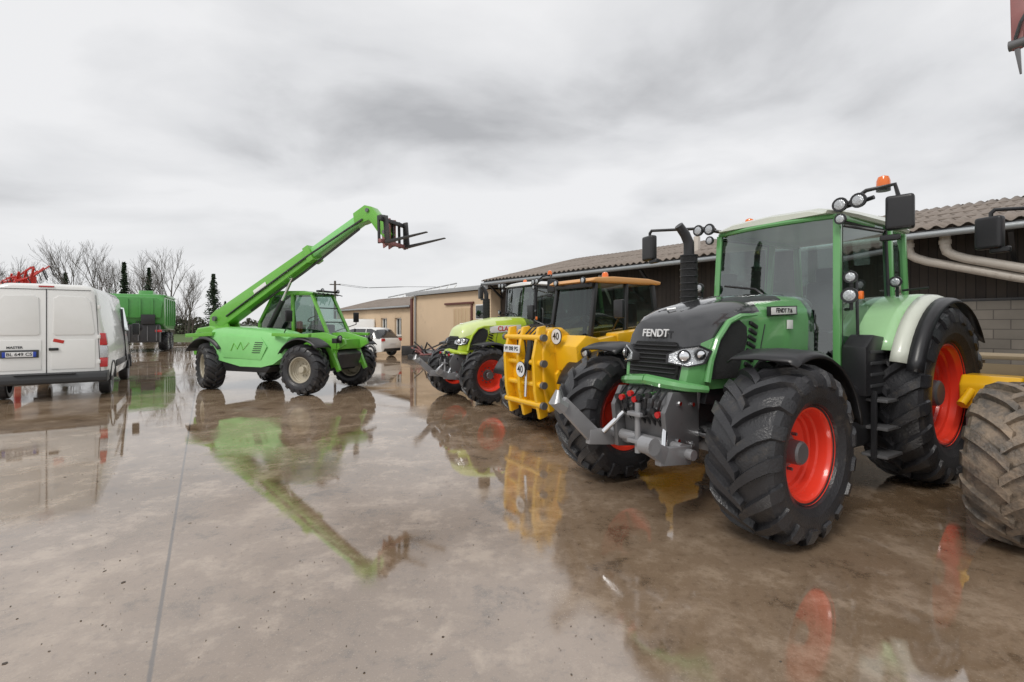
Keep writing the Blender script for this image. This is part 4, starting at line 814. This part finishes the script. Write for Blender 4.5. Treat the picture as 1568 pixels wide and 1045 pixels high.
for i in range(1100):
    D=RN.uniform(1.6,9); X=RN.uniform(-1.15,.2)*D if RN.random()<.75 else RN.uniform(-1,1.1)*D
    s=RN.uniform(.0015,.007)*(2.6 if RN.random()<.04 else 1); a=RN.uniform(0,6.28); b0=len(vs); h=RN.uniform(.001,.005); el=RN.uniform(.3,1)
    k=5
    for q in range(k): 
        rr_=s*RN.uniform(.5,1.3); t=q*6.28/k; lx=rr_*math.cos(t); ly=rr_*math.sin(t)*el
        vs.append((X+lx*math.cos(a)-ly*math.sin(a),D+lx*math.sin(a)+ly*math.cos(a),.002))
    vs.append((X,D,.002+h))
    for q in range(k): fs.append((b0+q,b0+(q+1)%k,b0+k))
DEB=mat('leaf_litter_and_grit',(.055,.038,.026),.5,var=.6,vscale=2)
mk('ground_debris',None,DEB,vs,fs)
# ---------------------------------------------------------------- trees
BARK=mat('bare_bark',(.125,.105,.092),.9,var=.3)
CONI=mat('conifer_needles',(.035,.060,.030),.85,var=.4,vscale=2)
HEDG=mat('winter_twig_brush',(.13,.105,.088),.9,var=.35,vscale=1)
def tree_mesh(vs,fs,base,H,r0,rnd,levels=5,spread=.55,n=3):
    def seg(a,b,ra,rb):
        t=(b-a).normalized(); s=t.cross(V((.3,.9,.1))).normalized(); u=t.cross(s); i0=len(vs)
        for q,rad in((a,ra),(b,rb)):
            rad=max(rad,H*.0006)
            for k in range(n): th=2*math.pi*k/n; vs.append(q+(s*math.cos(th)+u*math.sin(th))*rad)
        for k in range(n): fs.append((i0+k,i0+(k+1)%n,i0+n+(k+1)%n,i0+n+k))
    def grow(pos,d,L,r,lv):
        m=3 if lv<3 else 2; q=pos
        for i in range(m):
            d=(d+V((rnd.gauss(0,.10),rnd.gauss(0,.10),rnd.gauss(.05,.05)))).normalized()
            e=q+d*L/m; r2=r*(.86 if lv>0 else .9); seg(q,e,r,r2); q=e; r=r2
            if lv<levels and (i>0 or lv>0):
                for _ in range(1 if lv<3 else 1+(rnd.random()<.3)):
                    ax=V((rnd.gauss(0,1),rnd.gauss(0,1),rnd.gauss(0,.4))).normalized()
                    dd=(d+ax*spread*rnd.uniform(.7,1.4)+V((0,0,.12))).normalized(); grow(q,dd,L*rnd.uniform(.55,.8),r*.6,lv+1)
        if lv<levels: grow(q,(d+V((rnd.gauss(0,.2),rnd.gauss(0,.2),.1))).normalized(),L*.72,r*.8,lv+1)
    grow(V(base),V((0,0,1)),H*.30,r0,0)
def bare_tree(x,y,H,seed,lv=5):
    vs=[];fs=[]; rnd=random.Random(seed); tree_mesh(vs,fs,(0,0,-.05),H,H*.017,rnd,lv,.48)
    zt=max(v.z for v in vs); k=H/zt
    o=mk('bare_tree',None,BARK,[v*k for v in vs],fs,60); o.location=(x,y,0)
def conifer(x,y,H,seed,W=.24):
    rnd=random.Random(seed); vs=[];fs=[]
    p=empty('conifer_tree',(x,y,0))
    sweep('trunk',p,BARK,[(0,0,0),(0,0,H*.5),(0,0,H*.98)],[H*.02,H*.014,.01],6)
    z=H*.06
    while z<H*.99:
        R=W*H*(1-z/H)**.85*rnd.uniform(.75,1.2)+.05
        for k in range(10):
            a=rnd.uniform(0,6.28); Lb=R*rnd.uniform(.6,1.2); dr=-.25+.5*(z/H)
            for q in range(9):
                t=(q+.6)/9*Lb; c=V((t*math.cos(a),t*math.sin(a),z+dr*t+rnd.gauss(0,.04)))
                s=H*.022*rnd.uniform(.7,1.6)*(1.2-.5*q/9)
                d1=V((rnd.gauss(0,1),rnd.gauss(0,1),rnd.gauss(-.3,.5))).normalized()*s; d2=V((rnd.gauss(0,1),rnd.gauss(0,1),rnd.gauss(0,.5))).normalized()*s*.5
                i=len(vs); vs+= [c-d2,c+d1,c+d2,c-d1*.6]; fs.append((i,i+1,i+2,i+3))
        z+=H*.028
    mk('foliage',p,CONI,vs,fs,60)
def at(px,D): return ((px-784)/740*D,D)
for i,(px,D,top) in enumerate(((115,62,364),(155,68,370),(205,74,384),(262,62,376),(287,78,410),(235,82,392),(30,72,392),(62,84,402),(-30,64,380),(180,90,398),(-5,80,395))):
    X,Y=at(px,D); bare_tree(X,Y,1.7+(497-top)/740*D,100+i,5)
for i,(px,D,top,W) in enumerate(((327,52,420,.22),(190,66,402,.14),(228,70,410,.12),(345,75,462,.25),(100,75,418,.2))):
    X,Y=at(px,D); conifer(X,Y,1.7+(497-top)/740*D,300+i,W)
vs=[];fs=[]; rnd=random.Random(5)
for i in range(170):
    px=rnd.uniform(-120,335); D=rnd.uniform(80,98); X,Y=at(px,D); 
    if px>300: Hh=rnd.uniform(1.8,3)
    else: Hh=rnd.uniform(3.5,8.5)*(1 if px<285 else .6)
    v2=[];f2=[]; tree_mesh(v2,f2,(0,0,0),Hh,.09,rnd,3,.6); i0=len(vs); kk=Hh/max(v.z for v in v2)
    vs+=[v*kk+V((X,Y,0)) for v in v2]; fs+=[tuple(a+i0 for a in q) for q in f2]
mk('distant_tree_line',None,HEDG,vs,fs,60)
vs=[];fs=[]
for i in range(9000):
    px=rnd.uniform(-200,420); D=rnd.uniform(84,90); X,Y=at(px,D); z=rnd.uniform(0,1)**1.3*(2.1+.8*math.sin(px*.05)+.5*math.sin(px*.17)); c=V((X,Y,z)); s=rnd.uniform(.15,.4)
    d1=V((rnd.gauss(0,1),rnd.gauss(0,.5),rnd.gauss(0,1))).normalized()*s; d2=V((rnd.gauss(0,1),rnd.gauss(0,.5),rnd.gauss(0,1))).normalized()*s*.6
    k=len(vs); vs+=[c-d1,c-d2,c+d1,c+d2]; fs.append((k,k+1,k+2,k+3))
HG=mat('hedge_foliage',(.06,.062,.04),.9,var=.5,vscale=.6)
mk('hedge',None,HG,vs,fs,60)
p=empty('wire_fence',(0,0,0))
for i in range(14): cyl('post_%d'%i,p,BARK,(-34+i*1.6,55,0),(-34+i*1.6,55,1.7),.05,6)
for z in(.5,.9,1.3,1.65): cyl('wire_%d'%int(z*100),p,STEEL,(-34,55,z),(-13.2,55,z),.018,5)
X,Y=at(513,40); p=empty('utility_pole',(X,Y,0)); sweep('pole',p,BARK,[(0,0,0),(0,0,5.3)],[.13,.09],8); box('crossarm',p,BARK,(0,0,5.0),(.9,.08,.08))
for k in(-.35,.35):
    sweep('wire_%d'%int(k*10),p,BLK,[(k,0,5.05),(k+3,-1.5,4.6),(k+6.5,-4,4.5),(k+9,-6.5,4.3)],.012,4)
# ---------------------------------------------------------------- world
w=bpy.data.worlds.new('World'); sc.world=w; w.use_nodes=True; nt=w.node_tree; nt.nodes.clear(); L=nt.links
out=nn(nt,'ShaderNodeOutputWorld'); b1=nn(nt,'ShaderNodeBackground'); b2=nn(nt,'ShaderNodeBackground'); mx=nn(nt,'ShaderNodeMixShader'); mx.inputs[0].default_value=.94
sky=nn(nt,'ShaderNodeTexSky'); sky.sky_type='NISHITA'; sky.sun_disc=False; sky.sun_elevation=math.radians(48); sky.sun_rotation=math.radians(215)
L.new(sky.outputs[0],b1.inputs[0]); b1.inputs[1].default_value=.08
tc=nn(nt,'ShaderNodeTexCoord'); sx=nn(nt,'ShaderNodeSeparateXYZ'); L.new(tc.outputs['Generated'],sx.inputs[0])
za=nn(nt,'ShaderNodeMath',operation='ABSOLUTE'); L.new(sx.outputs[2],za.inputs[0]); zz=nn(nt,'ShaderNodeMath',operation='ADD'); zz.inputs[1].default_value=.22; L.new(za.outputs[0],zz.inputs[0])
dx=nn(nt,'ShaderNodeMath',operation='DIVIDE'); L.new(sx.outputs[0],dx.inputs[0]); L.new(zz.outputs[0],dx.inputs[1])
dy=nn(nt,'ShaderNodeMath',operation='DIVIDE'); L.new(sx.outputs[1],dy.inputs[0]); L.new(zz.outputs[0],dy.inputs[1])
cb=nn(nt,'ShaderNodeCombineXYZ'); L.new(dx.outputs[0],cb.inputs[0]); L.new(dy.outputs[0],cb.inputs[1])
mp=nn(nt,'ShaderNodeMapping'); mp.inputs['Scale'].default_value=(.9,1.15,1); mp.inputs['Rotation'].default_value=(0,0,math.radians(-22)); mp.inputs['Location'].default_value=(3.1,1.7,0); L.new(cb.outputs[0],mp.inputs[0])
n1=nn(nt,'ShaderNodeTexNoise'); n1.inputs['Scale'].default_value=1.35; n1.inputs['Detail'].default_value=8; n1.inputs['Roughness'].default_value=.5; n1.inputs['Distortion'].default_value=.3; L.new(mp.outputs[0],n1.inputs[0])
vd=nn(nt,'ShaderNodeVectorMath',operation='DISTANCE'); mp2=nn(nt,'ShaderNodeMapping'); mp2.inputs['Scale'].default_value=(.8,1.5,1); L.new(cb.outputs[0],mp2.inputs[0])
wv=nn(nt,'ShaderNodeTexNoise'); wv.inputs['Scale'].default_value=2.2; wv.inputs['Detail'].default_value=5; L.new(cb.outputs[0],wv.inputs[0])
wa=nn(nt,'ShaderNodeVectorMath',operation='MULTIPLY_ADD'); wa.inputs[1].default_value=(.9,.9,0); L.new(wv.outputs[1],wa.inputs[0]); L.new(mp2.outputs[0],wa.inputs[2])
L.new(wa.outputs[0],vd.inputs[0]); vd.inputs[1].default_value=(.33,2.72,0)
bl=nn(nt,'ShaderNodeMapRange',interpolation_type='SMOOTHSTEP'); bl.inputs[1].default_value=.0; bl.inputs[2].default_value=.75; bl.inputs[3].default_value=.14; bl.inputs[4].default_value=0; L.new(vd.outputs['Value'],bl.inputs[0])
sb=nn(nt,'ShaderNodeMath',operation='SUBTRACT'); L.new(n1.outputs[0],sb.inputs[0]); L.new(bl.outputs[0],sb.inputs[1])
cr=nn(nt,'ShaderNodeValToRGB'); e=cr.color_ramp.elements; e[0].position=.24; e[0].color=(.48,.485,.50,1); e[1].position=.58; e[1].color=(.90,.90,.91,1)
q=cr.color_ramp.elements.new(.42); q.color=(.76,.765,.78,1)
L.new(sb.outputs[0],cr.inputs[0])
hz=nn(nt,'ShaderNodeMapRange',interpolation_type='SMOOTHSTEP'); hz.inputs[1].default_value=0; hz.inputs[2].default_value=.30; hz.inputs[3].default_value=.85; hz.inputs[4].default_value=0; L.new(za.outputs[0],hz.inputs[0])
mh=nn(nt,'ShaderNodeMix',data_type='RGBA'); mh.inputs[7].default_value=(.87,.872,.88,1); L.new(hz.outputs[0],mh.inputs[0]); L.new(cr.outputs[0],mh.inputs[6])
L.new(mh.outputs[2],b2.inputs[0]); b2.inputs[1].default_value=1.0
L.new(b1.outputs[0],mx.inputs[1]); L.new(b2.outputs[0],mx.inputs[2]); L.new(mx.outputs[0],out.inputs[0])
sd=bpy.data.lights.new('sun','SUN'); sd.energy=1.5; sd.angle=math.radians(18); sd.color=(1,.96,.9); so=bpy.data.objects.new('sun',sd); col.objects.link(so)
el=math.radians(48); az=math.radians(215)
dirv=V((math.sin(az)*math.cos(el),math.cos(az)*math.cos(el),math.sin(el))); so.rotation_euler=dirv.to_track_quat('Z','Y').to_euler()
# ---------------------------------------------------------------- camera
cd=bpy.data.cameras.new('camera'); cam=bpy.data.objects.new('camera',cd); col.objects.link(cam); cam.location=(0,0,1.7); cam.rotation_euler=(math.pi/2,0,0)
cd.sensor_width=36; cd.lens=36*740/1568; cd.shift_y=-25.5/1568; cd.clip_end=3000; cd.clip_start=.05
sc.camera=cam
sc.view_settings.view_transform='Standard'; sc.view_settings.look='None'; sc.view_settings.exposure=0
